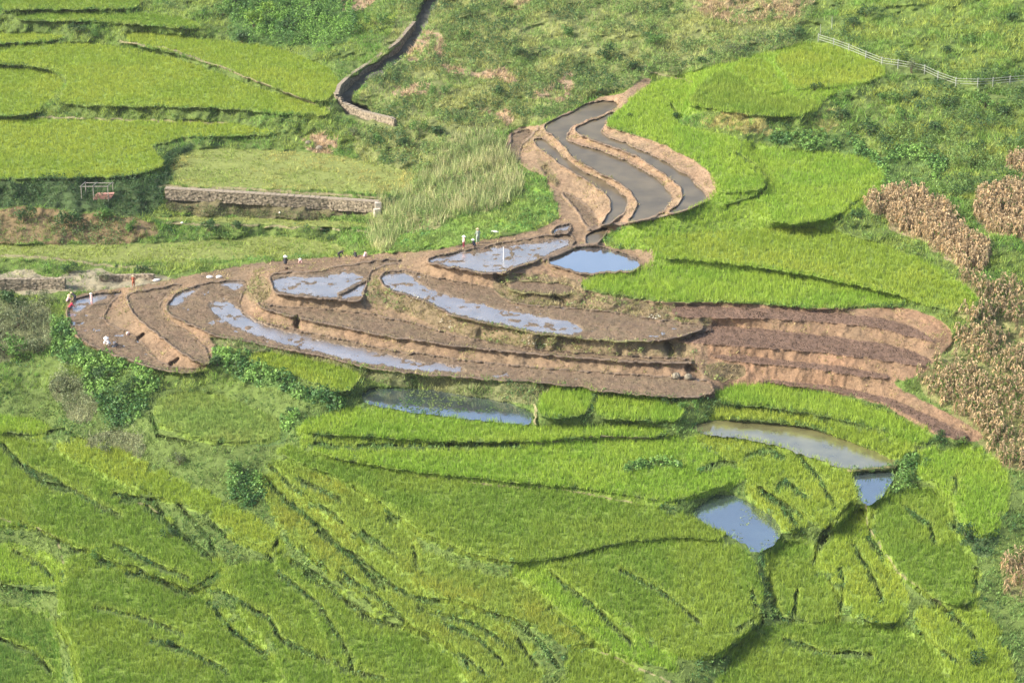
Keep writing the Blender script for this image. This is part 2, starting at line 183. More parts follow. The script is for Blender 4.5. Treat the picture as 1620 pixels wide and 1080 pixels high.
LINES_DARK = [  # small ditches: dug 0.5 m deep
(3.0,[(1165,245),(1190,260),(1213,283),(1213,300),(1195,315),(1150,328)]),(2.5,[(430,872),(445,850)]),(3,[(1262,830),(1240,800),(1205,775)]),
(2.5,[(1318,842),(1295,865),(1293,890)]),(2.5,[(1214,900),(1228,950),(1235,975)]),(2.5,[(1545,900),(1543,940)]),(2.5,[(230,800),(270,830),(330,878)]),
(2.5,[(1020,300),(1021,301)]),(2,[(1320,352),(1360,318)]),(2.4,[(600,795),(660,842),(740,877),(800,890)]),(2,[(870,960),(925,1005),(960,1030)]),(2.5,[(655,865),(660,895)]),
(2.4,[(540,905),(600,945),(650,990)]),(2.2,[(1330,900),(1335,950)]),(2.2,[(1450,930),(1520,985)]),
(2,[(425,735),(470,775),(530,815),(580,860)]),(2,[(560,770),(600,800),(625,830)]),(2.2,[(350,905),(300,935),(250,915),(200,905)]),(2,[(440,905),(500,950),(540,1010),(560,1060)]),
(2,[(640,985),(700,1015),(740,1050)]),(2.2,[(0,700),(40,740),(70,765),(120,775)]),(2,[(190,790),(260,790)]),(2.4,[(285,800),(330,850),(345,885)]),(2,[(470,755),(540,790)]),
(2,[(90,985),(115,1030),(125,1080)]),(2,[(330,950),(370,1000),(430,1040)]),(2.2,[(1225,775),(1240,760),(1275,785)]),(2.2,[(1190,935),(1205,985),(1170,1020),(1130,1050)]),
(2.4,[(1345,800),(1300,845),(1292,880)]),(2,[(1418,745),(1440,720),(1452,715)]),(2.2,[(1505,800),(1512,840)]),(2,[(1455,1000),(1520,1050)]),(2,[(870,905),(940,960),(1000,1015)]),
(2.2,[(240,655),(250,690),(300,700)]),(2,[(60,690),(100,680),(140,700)]),(2.2,[(1190,120),(1196,135)]),(2,[(1060,168),(1072,182)]),(2,[(0,925),(40,935),(90,940)]),(1.8,[(480,905),(520,930),(600,985)]),(1.8,[(660,960),(760,990),(820,1030)]),(1.8,[(500,840),(560,880),(600,930)]),
(2.2,[(157,887),(217,900),(253,920),(300,940),(350,923)]),(2.2,[(177,780),(247,793),(260,820),(293,853),(337,883)]),(2.2,[(333,827),(360,850),(423,870),(430,887)]),(2.2,[(357,937),(430,980),(443,1010),(500,1037),(540,1050)]),
(2,[(463,887),(540,933)]),(2,[(423,763),(480,812),(540,860)]),(2.4,[(540,867),(577,887),(623,927),(660,947),(727,953),(817,983),(860,1020),(883,1053)]),(2,[(573,840),(627,877)]),(2,[(567,973),(630,990),(713,1020),(773,1067)]),
(2,[(540,1057),(607,1073)]),(2,[(817,1010),(850,1053)]),(2.6,[(900,1023),(940,1021)]),(2.4,[(1313,920),(1330,953),(1327,980)]),(2.2,[(1260,933),(1257,973)]),(2.4,[(1213,917),(1227,967)]),(2.6,[(1287,887),(1297,853),(1313,833)]),
(2.6,[(1277,820),(1247,800),(1203,773)]),(2,[(1457,933),(1513,980),(1543,1007)]),(2.2,[(1513,753),(1510,777)]),(2.2,[(1163,997),(1207,973),(1260,983)]),(2,[(1382,808),(1374,850),(1398,880)]),(1.8,[(240,1010),(300,1030),(360,1060)]),(1.8,[(150,960),(220,975),(290,1000)]),
(1.8,[(20,870),(60,890),(85,915)]),(1.8,[(980,900),(1040,930),(1110,985)]),(1.8,[(1180,720),(1215,712),(1240,722)]),(1.8,[(480,700),(560,705),(700,703),(830,702)]),
(2,[(20,730),(90,760),(160,800),(190,815)]),(2,[(180,860),(240,890),(300,915)]),(2,[(1350,860),(1375,900),(1395,950)]),(2,[(1430,800),(1470,830),(1480,860)]),(2,[(1245,700),(1300,760),(1320,800)]),(2,[(1110,740),(1150,730),(1170,735)]),
(2,[(990,740),(1040,730),(1080,735)]),(1.8,[(430,770),(500,830),(560,885),(610,930)]),(1.8,[(460,850),(520,905),(600,960)]),(1.8,[(700,985),(760,1010),(800,1050)]),(2,[(1240,1010),(1300,1030),(1380,1035)]),(2,[(0,1010),(50,1030),(80,1060)]),(2,[(100,905),(98,925)]),(2,[(30,825),(75,845),(120,870),(150,872)])]

# ------------------------------------------------------------------ rasters
U0, U1, V0, V1_, DU, DV = -150.0, 1770.0, -95.0, 1205.0, 1.5, 1.25
us = np.arange(U0, U1, DU); vs = np.arange(V0, V1_, DV); NU, NV = len(us), len(vs)
UU, VV = np.meshgrid(us, vs)

def noise(x, y, seed=0):
    xi = np.floor(x).astype(np.int64); yi = np.floor(y).astype(np.int64)
    fx = x-xi; fy = y-yi; fx = fx*fx*(3-2*fx); fy = fy*fy*(3-2*fy)
    def h(a, b):
        n = (a*374761393 + b*668265263 + seed*982451653) & 0xffffffff
        n = ((n ^ (n >> 13))*1274126177) & 0xffffffff
        return ((n ^ (n >> 16)) & 0xffff)/65535.0
    return (h(xi, yi)*(1-fx)+h(xi+1, yi)*fx)*(1-fy)+(h(xi, yi+1)*(1-fx)+h(xi+1, yi+1)*fx)*fy
def fbm(x, y, s, oct=3, seed=0):
    r = 0; a = 1; t = 0
    for k in range(oct):
        r = r+a*noise(x/s*2**k+17.3*k, y/s*2**k+5.1*k, seed+k); t += a; a *= .5
    return r/t
def chaikin(p, n=2):
    p = np.array(p, float)
    for _ in range(n):
        q = np.roll(p, -1, 0); p = np.stack([.75*p+.25*q, .25*p+.75*q], 1).reshape(-1, 2)
    return p
def ext(p):
    return [(-200 if x <= 0 else 1830 if x >= 1618 else x, -130 if y <= 0 else 1240 if y >= 1080 else y) for x, y in p]
jit = 2.0
WU = UU+jit*(noise(UU/9, VV/9, 3)-.5)*2; WV = VV+jit*.8*(noise(UU/9, VV/7, 4)-.5)*2
AU = UU+22*(fbm(UU, VV, 40, 3, 7)-.5)*2; AV = VV+14*(fbm(UU, VV*1.5, 40, 3, 8)-.5)*2
def raster(p, smooth=True, WU=WU, WV=WV):
    p = chaikin(ext(p), 2) if smooth else np.array(p, float)
    m = np.zeros((NV, NU), bool)
    i0 = max(0, int((p[:, 0].min()-4-U0)/DU)); i1 = min(NU, int((p[:, 0].max()+4-U0)/DU)+2)
    j0 = max(0, int((p[:, 1].min()-4-V0)/DV)); j1 = min(NV, int((p[:, 1].max()+26-V0)/DV)+2); i0 = max(0, i0-16); i1 = min(NU, i1+16); j0 = max(0, j0-12)
    if i1 <= i0 or j1 <= j0: return m
    X = WU[j0:j1, i0:i1]; Yv = WV[j0:j1, i0:i1]; c = np.zeros(X.shape, bool)
    q = np.roll(p, -1, 0)
    for (x1, y1), (x2, y2) in zip(p, q):
        if y1 == y2: continue
        c ^= ((y1 > Yv) != (y2 > Yv)) & (X < (x2-x1)*(Yv-y1)/(y2-y1)+x1)
    m[j0:j1, i0:i1] = c
    return m
def linedist(pts):
    d = np.full((NV, NU), 1e9)
    for (x1, y1), (x2, y2) in zip(pts[:-1], pts[1:]):
        i0 = max(0, int((min(x1, x2)-30-U0)/DU)); i1 = min(NU, int((max(x1, x2)+30-U0)/DU)+1)
        j0 = max(0, int((min(y1, y2)-30-V0)/DV)); j1 = min(NV, int((max(y1, y2)+30-V0)/DV)+1)
        X = WU[j0:j1, i0:i1]; Yv = WV[j0:j1, i0:i1]
        dx, dy = x2-x1, y2-y1; t = np.clip(((X-x1)*dx+(Yv-y1)*dy)/(dx*dx+dy*dy+1e-9), 0, 1)
        d[j0:j1, i0:i1] = np.minimum(d[j0:j1, i0:i1], np.hypot(X-x1-t*dx, Yv-y1-t*dy))
    return d
def shift(a, dj, di, fill=False):
    r = np.full_like(a, fill); h, w_ = a.shape
    r[max(0, dj):h+min(0, dj), max(0, di):w_+min(0, di)] = a[max(0, -dj):h+min(0, -dj), max(0, -di):w_+min(0, -di)]
    return r
def blur(a, n):
    for _ in range(n):
        p = np.pad(a, 1, 'edge'); a = (p[1:-1, 1:-1]*4+p[:-2, 1:-1]+p[2:, 1:-1]+p[1:-1, :-2]+p[1:-1, 2:])/8
    return a

keys = list(FIELDS); R = np.full((NV, NU), -1, np.int32); COV = np.full((NV, NU), -1, np.int32); masks = {}
for k, key in enumerate(keys):
    m = raster(FIELDS[key][3]); masks[key] = m; COV[m] = k
    if FIELDS[key][1]: R[m] = k
def base_z(v):
    e = PITCH+np.arctan((v-540)/FOC); s = .115
    y = (H+s*YC)/(np.tan(e)+s); return (y-YC)*s
ZB = base_z(VV)+.012*(UU-810)/12*1.0
# levels of the fields from the height of the banks between them
rows, rhs, wts = [], [], []
flat = [k for k in range(len(keys)) if FIELDS[keys[k]][1]]; col = {k: i for i, k in enumerate(flat)}
pairs = {}
for i in range(0, NU, 4):
    c = R[:, i]; ch = np.flatnonzero(np.diff(c))+1; st = np.r_[0, ch]; en = np.r_[ch, NV]; last = None
    for a, b in zip(st, en):
        if c[a] < 0: continue
        if last is not None and last[0] != c[a]: pairs.setdefault((last[0], c[a]), []).append(((a-last[1])*DV, vs[a]))
        last = (c[a], b)
for (a, b), L_ in pairs.items():
    if (keys[a], keys[b]) in SKIP: continue
    g = np.median([q[0] for q in L_]); v = np.mean([q[1] for q in L_])
    if g > 110: continue
    sc = (1+ (540-v)/540*.34)
    dz = (.07*min(g, 32)+.03*max(g-32, 0))*sc
    r = np.zeros(len(flat)); r[col[a]] = 1; r[col[b]] = -1; wt = math.sqrt(min(len(L_), 40))
    rows.append(r*wt); rhs.append(dz*wt)
for a, b, dz in FIXED:
    r = np.zeros(len(flat)); r[col[keys.index(a)]] = 1; r[col[keys.index(b)]] = -1; rows.append(r*30); rhs.append(dz*30)
for k in flat:
    r = np.zeros(len(flat)); r[col[k]] = .35; rows.append(r); rhs.append(ZB[masks[keys[k]]].mean()*.35)
sol = np.linalg.lstsq(np.array(rows), np.array(rhs), rcond=None)[0]
LEVEL = {keys[k]: float(sol[col[k]]) for k in flat}
print('LEVELS', {k: round(v, 1) for k, v in LEVEL.items()})
# fill between the fields
known = R >= 0; val = np.zeros((NV, NU))
for k in flat: val[R == k] = LEVEL[keys[k]]
val = np.where(known, val-ZB, 0)
def solve(kn, va, it):
    h, w_ = kn.shape
    if min(h, w_) > 12:
        hh, ww = (h+1)//2, (w_+1)//2
        kp = np.pad(kn.astype(float), ((0, 2*hh-h), (0, 2*ww-w_))); vp = np.pad(va*kn, ((0, 2*hh-h), (0, 2*ww-w_)))
        ks = kp.reshape(hh, 2, ww, 2).sum((1, 3)); vv = vp.reshape(hh, 2, ww, 2).sum((1, 3))
        c = solve(ks > 0, np.where(ks > 0, vv/np.maximum(ks, 1), 0), it)
        x = np.repeat(np.repeat(c, 2, 0), 2, 1)[:h, :w_]
    else: x = np.full(kn.shape, va[kn].mean() if kn.any() else 0.)
    x = np.where(kn, va, x)
    for _ in range(it):
        p = np.pad(x, 1, 'edge'); x = np.where(kn, va, (p[:-2, 1:-1]+p[2:, 1:-1]+p[1:-1, :-2]+p[1:-1, 2:])*.25)
    return x
Zf = solve(known, val, 50)+ZB
# bunds: a low rim along the outer (valley) edge of each terrace
rim = np.zeros((NV, NU)); isrim = np.zeros((NV, NU), bool)
for key in keys:
    kind, fl = FIELDS[key][:2]
    if not fl: continue
    m = masks[key] & (R == keys.index(key)); z = LEVEL[key]
    if kind in ('mud', 'water'):
        ring = np.zeros_like(m)
        for dj, di in ((1, 0), (2, 0), (3, 0), (1, -1), (2, -1), (0, -1), (0, -2), (1, 1), (-1, 0), (-2, 0),(-1,-1)): ring |= shift(m, dj, di)
        if key in ('P1', 'P2', 'P3', 'P4', 'R1', 'R2', 'R3', 'R4'): ring &= False
        ring &= (R < 0) & (Zf < z+.12)
        rim[ring] = np.maximum(rim[ring], (z+.30-Zf)[ring]); isrim |= ring
    elif kind == 'rice':
        ring = np.zeros_like(m)
        for dj, di in ((1, 0), (2, 0), (1, -1), (0, -1)): ring |= shift(m, dj, di)
        ring &= (R < 0) & (Zf < z+.05); rim[ring] = np.maximum(rim[ring], (z+.12-Zf)[ring])
for pts in ([(860,411),(888,397),(922,385)],[(1058,538),(1090,531),(1123,520)],[(581,440),(565,450),(536,464)],[(846,640),(848,672)],[(1343,744),(1420,738)],[(925,385),(945,387)],[(930,363),(966,356)],[(832,224),(850,204)],[(948,357),(990,354),(1056,340)]):
    d = linedist(pts); rim = np.maximum(rim, .30*(d < 2.2)); isrim |= d < 2.2
Zf = Zf+np.where(rim > 0, rim, 0)
film = np.zeros((NV, NU), bool)
for p in FILM: film |= raster(p)
KIND = np.array([{'rice': 0, 'mud': 1, 'water': 2, 'grass': 3}[FIELDS[k][0]] for k in keys]+[-1])[R]
COVK = np.array([{'rice': 0, 'mud': 1, 'water': 2, 'grass': 3}[FIELDS[k][0]] for k in keys]+[-1])[COV]

def ray(u, v):
    cx = (u-810)/FOC; cy = (540-v)/FOC
    c, s = math.cos(PITCH), math.sin(PITCH)
    return cx, c+cy*s, -s+cy*c
def world(u, v, z):
    dx, dy, dz = ray(u, v); t = (z-H)/dz
    return dx*t, dy*t, H+dz*t
X0, Y0, _ = world(UU, VV, Zf)
soil = np.zeros((NV, NU), bool)
for p in SOIL: soil |= raster(p)
ZN = ['weed']; ZI = np.zeros((NV, NU), np.int32)
for kind, p in ZONES:
    if kind not in ZN: ZN.append(kind)
soilz = len(ZN); ZN.append('soil')
over_soil = [z for z in ZONES if z[0] in ('dgrass', 'gbank')]
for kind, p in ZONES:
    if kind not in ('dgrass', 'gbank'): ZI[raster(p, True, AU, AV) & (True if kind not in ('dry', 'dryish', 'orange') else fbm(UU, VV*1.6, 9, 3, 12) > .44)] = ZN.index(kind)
ZI[soil] = soilz
for kind, p in over_soil: ZI[raster(p)] = ZN.index(kind)
pathm = np.zeros((NV, NU), bool)
for hw, p in PATHS: pathm |= (linedist(p) < hw*.62+.5) & (fbm(UU, VV, 14, 2, 13) > .36)
pathm &= (COVK != 1) & (COVK != 2)
barem = soil & (ZI == soilz)
EDGE = np.zeros((NV, NU))
# surface relief
d = linedist(CHAN); Zf -= 1.0*np.clip((11-d)/3, 0, 1)*(R < 0); chanm = d < 9.5
WALLPX = [[(655,45),(628,78),(590,106),(552,131),(537,146),(533,160),(544,174),(575,187),(622,199)],[(262,313),(330,317),(430,323),(520,329),(596,334)],[(-60,457),(0,457),(60,458),(102,456)],[(158,444),(240,443)],[(1294,64),(1318,72),(1343,81),(1370,92),(1395,102),(1420,106),(1462,115),(1484,125),(1512,134),(1547,136),(1570,135),(1598,132),(1640,128)]]
wallm = np.zeros((NV, NU), bool)
for p in WALLPX: wallm |= linedist(p) < 6
ditch = np.zeros((NV, NU), bool); n19 = .8+.4*noise(UU/22, VV/22, 19); n14 = fbm(UU, VV, 12, 2, 14) > .3; n18 = fbm(UU, VV, 12, 2, 18) > .56
for hw, p in ((3.5,[(469,503),(471,517)]),(5,[(1056,545),(1062,560)]),(5,[(878,470),(892,482)]),(2.2,[(218,538),(226,528)]),(4,[(786,438),(802,454)]),(5,[(1090,583),(1106,596)]),(2.2,[(272,576),(282,568)]),(3.5,[(655,598),(658,612)])):
    Zf -= .45*np.clip((hw+1.5-linedist(p))/2.5, 0, 1)
for hw, p in LINES_DARK:
    d = linedist(p); hw = hw*n19; Zf -= (.8 if p[0][1] > 600 else .6)*np.clip((hw+1-d)/1.5, 0, 1); q_ = (d < hw) & n14; ditch |= q_ & n18; COV[q_] = -1; R[q_] = -1; EDGE = np.maximum(EDGE, np.clip((hw+6-d)/3, 0, 1)*(VV > 500))
    if p[0][1] > 640:
        d2 = linedist([(x_-1, y_+5) for x_, y_ in p]); COV[(d2 < hw*1.3+.8) & (KIND != 2)] = -1
# rice stands on the shoulders of the banks too
CO2 = COV.copy()
for r_ in range(6):
    for dj, di in ((1, 0), (-1, 0), (0, 1), (0, -1)):
        q = shift(COV, dj, di, -1); ok = (COV < 0) & (q >= 0) & (VV > 640+12*noise(UU/20, VV/20, 5)*6) & (KIND < 0)
        ok &= np.isin(q, [i for i, k in enumerate(keys) if FIELDS[k][0] == 'rice']) & ~(noise(UU/14, VV/10, 6) < .22)
        COV = np.where(ok, q, COV)
COVK = np.array([{'rice': 0, 'mud': 1, 'water': 2, 'grass': 3}[FIELDS[k][0]] for k in keys]+[-1])[COV]
wild = (R < 0) & ~barem & (COVK != 0) & ~pathm & ~isrim
COVK = np.array([{'rice': 0, 'mud': 1, 'water': 2, 'grass': 3}[FIELDS[k][0]] for k in keys]+[-1])[COV]
wl = blur(wild.astype(float), 3)**2
wl *= np.where(VV > 620, .45, 1)
Zf += wl*((fbm(X0, Y0, 4.5, 3, 11)-.5)*1.3+(fbm(X0, Y0, 1.3, 2, 15)-.5)*.4)
wl2 = blur((barem & (R < 0)).astype(float), 1)
Zf += wl2*((fbm(X0, Y0, 1.0, 3, 21)-.5)*.3)
mud = KIND == 1
hard = np.array([{'R1': 1, 'R2': 1, 'R3': 1, 'R4': 1}.get(k, 0) for k in keys]+[0])[R] > 0
clod = fbm(X0, Y0*.8, .75, 3, 31)-.5
Zf += np.where(mud, np.where(hard, clod*.2, clod*.22+(fbm(X0*.45, Y0, 1.4, 3, 33)-.5)*.16), 0)
fb = blur(film.astype(float), 2)
Zf += np.where(mud, -.042*fb+.08*(1-fb), 0)
Zf -= np.where(KIND == 2, .30, 0)
Zf += np.where(KIND == 0, (fbm(X0, Y0, 3, 2, 41)-.5)*.10, 0)
Zs = blur(Zf, 1); Zf = np.where(mud, Zf, Zs)
X, Yw, Zw = world(UU, VV, Zf)

# ------------------------------------------------------------------ materials
def new_mat(name):
    m = bpy.data.materials.new(name); m.use_nodes = True; nt = m.node_tree; return m, nt, nt.nodes['Principled BSDF']
def N(nt, t, **k):
    n = nt.nodes.new(t)
    for a, b in k.items(): setattr(n, a, b)
    return n
def leaf_mat(name, trans=.3):
    m, nt, b = new_mat(name); a = N(nt, 'ShaderNodeAttribute', attribute_name='Col')
    nt.links.new(a.outputs['Color'], b.inputs['Base Color']); b.inputs['Roughness'].default_value = .55
    b.inputs['Specular IOR Level'].default_value = .25
    t = N(nt, 'ShaderNodeBsdfTranslucent'); nt.links.new(a.outputs['Color'], t.inputs['Color'])
    mx = N(nt, 'ShaderNodeMixShader'); mx.inputs[0].default_value = trans
    nt.links.new(b.outputs[0], mx.inputs[1]); nt.links.new(t.outputs[0], mx.inputs[2])
    nt.links.new(mx.outputs[0], nt.nodes['Material Output'].inputs[0]); return m
LEAF = leaf_mat('leaf')
def ground_mat():
    m, nt, b = new_mat('ground'); a = N(nt, 'ShaderNodeAttribute', attribute_name='Col')
    tc = N(nt, 'ShaderNodeTexCoord')
    n1 = N(nt, 'ShaderNodeTexNoise'); n1.inputs['Scale'].default_value = 1.6; n1.inputs['Detail'].default_value = 8; n1.inputs['Roughness'].default_value = .7
    nt.links.new(tc.outputs['Object'], n1.inputs['Vector'])
    r = N(nt, 'ShaderNodeMapRange'); r.inputs[1].default_value = .3; r.inputs[2].default_value = .7; r.inputs[3].default_value = .72; r.inputs[4].default_value = 1.28
    nt.links.new(n1.outputs[0], r.inputs[0])
    mx = N(nt, 'ShaderNodeMix', data_type='RGBA', blend_type='MULTIPLY'); mx.inputs[0].default_value = 1
    nt.links.new(a.outputs['Color'], mx.inputs[6]); nt.links.new(r.outputs[0], mx.inputs[7]); nt.links.new(mx.outputs[2], b.inputs['Base Color'])
    n2 = N(nt, 'ShaderNodeTexNoise'); n2.inputs['Scale'].default_value = 5; n2.inputs['Detail'].default_value = 6; n2.inputs['Roughness'].default_value = .65
    nt.links.new(tc.outputs['Object'], n2.inputs['Vector'])
    bp = N(nt, 'ShaderNodeBump'); bp.inputs['Strength'].default_value = 1; bp.inputs['Distance'].default_value = .16
    nt.links.new(n2.outputs[0], bp.inputs['Height']); nt.links.new(bp.outputs[0], b.inputs['Normal'])
    w_ = N(nt, 'ShaderNodeAttribute', attribute_name='wet')
    rr = N(nt, 'ShaderNodeMapRange'); rr.inputs[3].default_value = .95; rr.inputs[4].default_value = .2
    nt.links.new(w_.outputs['Fac'], rr.inputs[0]); nt.links.new(rr.outputs[0], b.inputs['Roughness'])
    s2 = N(nt, 'ShaderNodeMapRange'); s2.inputs[3].default_value = .25; s2.inputs[4].default_value = 1.0; nt.links.new(w_.outputs['Fac'], s2.inputs[0]); nt.links.new(s2.outputs[0], b.inputs['Specular IOR Level'])
    return m
GROUND = ground_mat()
def water_mat(name, c, gloss, rough, bump=.02, scale=2.0):
    m, nt, b = new_mat(name); b.inputs['Base Color'].default_value = (*c, 1); b.inputs['Roughness'].default_value = .5
    tc = N(nt, 'ShaderNodeTexCoord')
    n0 = N(nt, 'ShaderNodeTexNoise'); n0.inputs['Scale'].default_value = .35; n0.inputs['Detail'].default_value = 6
    nt.links.new(tc.outputs['Object'], n0.inputs['Vector'])
    cr = N(nt, 'ShaderNodeValToRGB'); cr.color_ramp.elements[0].position = .35; cr.color_ramp.elements[1].position = .68
    cr.color_ramp.elements[0].color = (*[x*.75 for x in c], 1); cr.color_ramp.elements[1].color = (*[min(1, x*1.3) for x in c], 1)
    nt.links.new(n0.outputs[0], cr.inputs[0]); nt.links.new(cr.outputs[0], b.inputs['Base Color'])
    g = N(nt, 'ShaderNodeBsdfGlossy'); g.inputs['Roughness'].default_value = rough
    n = N(nt, 'ShaderNodeTexNoise'); n.inputs['Scale'].default_value = scale; n.inputs['Detail'].default_value = 3
    mp = N(nt, 'ShaderNodeMapping'); nt.links.new(tc.outputs['Object'], mp.inputs[0]); mp.inputs['Scale'].default_value = (1, .5, 1)
    nt.links.new(mp.outputs[0], n.inputs['Vector'])
    bp = N(nt, 'ShaderNodeBump'); bp.inputs['Distance'].default_value = bump; bp.inputs['Strength'].default_value = .6
    nt.links.new(n.outputs[0], bp.inputs['Height']); nt.links.new(bp.outputs[0], g.inputs['Normal'])
    mx = N(nt, 'ShaderNodeMixShader'); mx.inputs[0].default_value = gloss
    nt.links.new(b.outputs[0], mx.inputs[1]); nt.links.new(g.outputs[0], mx.inputs[2]); nt.links.new(mx.outputs[0], nt.nodes['Material Output'].inputs[0])
    return m
WSKY = water_mat('pond_water', (.12, .125, .13), .8, .09, .008)
WDEEP = water_mat('deep_pond_water', (.035, .055, .06), .55, .10, .03)
WSLOPE = water_mat('slope_toned_water', (.095, .075, .042), .08, .16)  # brown base colour stands for the hillside mirrored in the gully water
WGRN = water_mat('brown_pond_water', (.14, .13, .055), .38, .05, .01)
WFILM = water_mat('film_water', (.21, .18, .155), .52, .22, .05, 4)
def plain(name, c, rough=.8, nscale=6, amt=.35, bump=0):
    m, nt, b = new_mat(name); tc = N(nt, 'ShaderNodeTexCoord'); n = N(nt, 'ShaderNodeTexNoise'); n.inputs['Scale'].default_value = nscale; n.inputs['Detail'].default_value = 5
    nt.links.new(tc.outputs['Object'], n.inputs['Vector']); cr = N(nt, 'ShaderNodeValToRGB')
    cr.color_ramp.elements[0].position = .3; cr.color_ramp.elements[1].position = .7
    cr.color_ramp.elements[0].color = (*[x*(1-amt) for x in c], 1); cr.color_ramp.elements[1].color = (*[min(1, x*(1+amt)) for x in c], 1)
    nt.links.new(n.outputs[0], cr.inputs[0]); nt.links.new(cr.outputs[0], b.inputs['Base Color']); b.inputs['Roughness'].default_value = rough
    b.inputs['Specular IOR Level'].default_value = .25
    if bump:
        bp = N(nt, 'ShaderNodeBump'); bp.inputs['Distance'].default_value = bump; nt.links.new(n.outputs[0], bp.inputs['Height']); nt.links.new(bp.outputs[0], b.inputs['Normal'])
    return m
MATS = {}
def mat(name, *a, **k):
    if name not in MATS: MATS[name] = plain(name, *a, **k)
    return MATS[name]

# ------------------------------------------------------------------ mesh helpers
def mesh(name, verts, faces_flat, n, material, parent=None, col=None, wet=None, smooth=False):
    """faces_flat: flat index array of n-gons all with n corners"""
    me = bpy.data.meshes.new(name); verts = np.asarray(verts, np.float32); f = np.asarray(faces_flat, np.int32).ravel(); nf = len(f)//n
    me.vertices.add(len(verts)); me.vertices.foreach_set('co', verts.ravel())
    me.loops.add(len(f)); me.loops.foreach_set('vertex_index', f)
    me.polygons.add(nf); me.polygons.foreach_set('loop_start', np.arange(0, len(f), n, dtype=np.int32))
    try: me.polygons.foreach_set('loop_total', np.full(nf, n, np.int32))
    except Exception: pass
    me.update(calc_edges=True)
    if col is not None:
        a = me.color_attributes.new('Col', 'FLOAT_COLOR', 'POINT'); c = np.ones((len(verts), 4), np.float32); c[:, :3] = col; a.data.foreach_set('color', c.ravel())
    if wet is not None:
        a = me.attributes.new('wet', 'FLOAT', 'POINT'); a.data.foreach_set('value', np.asarray(wet, np.float32))
    if smooth: me.polygons.foreach_set('use_smooth', np.ones(nf, bool))
    me.materials.append(material)
    o = bpy.data.objects.new(name, me); S.collection.objects.link(o)
    if parent: o.parent = parent
    return o
def tag(o, label=None, cat=None, group=None, kind=None):
    for k, v in (('label', label), ('category', cat), ('group', group), ('kind', kind)):
        if v: o[k] = v
    return o
def empty(name, loc, rz=0):
    o = bpy.data.objects.new(name, None); S.collection.objects.link(o); o.location = loc; o.rotation_euler = (0, 0, rz); o.empty_display_size = .2; return o
class MB:
    def __init__(s): s.v = []; s.f = []
    def add(s, V, F):
        b = len(s.v); s.v += [tuple(p) for p in V]; s.f += [tuple(b+i for i in f) for f in F]
    def box(s, c, d, rz=0, j=0):
        V = []
        for i in range(8):
            x = ((i & 1)*2-1)*d[0]/2*(1+random.uniform(-j, j)); y = ((i >> 1 & 1)*2-1)*d[1]/2*(1+random.uniform(-j, j)); z = ((i >> 2)*2-1)*d[2]/2*(1+random.uniform(-j, j))
            V.append((c[0]+x*math.cos(rz)-y*math.sin(rz), c[1]+x*math.sin(rz)+y*math.cos(rz), c[2]+z))
        s.add(V, [(0, 2, 3, 1), (4, 5, 7, 6), (0, 1, 5, 4), (2, 6, 7, 3), (0, 4, 6, 2), (1, 3, 7, 5)])
    def tube(s, pts, rs, n=8):
        P = [Vector(p) for p in pts]; rings = []
        for i, p in enumerate(P):
            t = (P[min(i+1, len(P)-1)]-P[max(i-1, 0)]).normalized()
            a = t.cross(Vector((0, 0, 1)) if abs(t.z) < .9 else Vector((1, 0, 0))).normalized(); b = t.cross(a)
            rings.append([p+(a*math.cos(k*2*math.pi/n)+b*math.sin(k*2*math.pi/n))*rs[i] for k in range(n)])
        V = [q for r in rings for q in r]; F = []
        for i in range(len(P)-1):
            for k in range(n): F.append((i*n+k, i*n+(k+1) % n, (i+1)*n+(k+1) % n, (i+1)*n+k))
        F.append(tuple(range(n-1, -1, -1))); F.append(tuple((len(P)-1)*n+k for k in range(n)))
        s.add(V, F)
    def ball(s, c, r, nu=12, nv=8, j=0):
        V = [(c[0], c[1], c[2]-r[2])]; F = []
        for i in range(1, nv):
            t = math.pi*i/nv
            for k in range(nu):
                q = 1+random.uniform(-j, j); V.append((c[0]+r[0]*q*math.sin(t)*math.cos(2*math.pi*k/nu), c[1]+r[1]*q*math.sin(t)*math.sin(2*math.pi*k/nu), c[2]-r[2]*q*math.cos(t)))
        V.append((c[0], c[1], c[2]+r[2])); T = len(V)-1
        for k in range(nu):
            F.append((0, 1+(k+1) % nu, 1+k)); F.append((T, T-nu+k, T-nu+(k+1) % nu))
        for i in range(nv-2):
            for k in range(nu):
                a = 1+i*nu+k; b = 1+i*nu+(k+1) % nu; F.append((a, b, b+nu, a+nu))
        s.add(V, F)
    def build(s, name, m, parent=None, smooth=False, remesh=None, loc=None):
        me = bpy.data.meshes.new(name); me.from_pydata([tuple(v) for v in s.v], [], s.f); me.update(); me.materials.append(m)
        if smooth: me.polygons.foreach_set('use_smooth', [True]*len(me.polygons))
        o = bpy.data.objects.new(name, me); S.collection.objects.link(o)
        if parent: o.parent = parent
        if loc: o.location = loc
        if remesh:
            r = o.modifiers.new('merge', 'REMESH'); r.mode = 'VOXEL'; r.voxel_size = remesh; r.use_smooth_shade = True
            k = o.modifiers.new('soften', 'SMOOTH'); k.factor = .5; k.iterations = 2
        return o
def at(u, v):
    i = int(round((u-U0)/DU)); j = int(round((v-V0)/DV)); i = min(max(i, 0), NU-1); j = min(max(j, 0), NV-1)
    return np.array([X[j, i], Yw[j, i], Zw[j, i]])
def at_s(u, v, n=3):
    i = int(round((u-U0)/DU)); j = int(round((v-V0)/DV)); sl = (slice(max(j-n, 0), j+n+1), slice(max(i-n, 0), i+n+1))
    return np.array([X[sl].mean(), Yw[sl].mean(), Zw[sl].mean()])

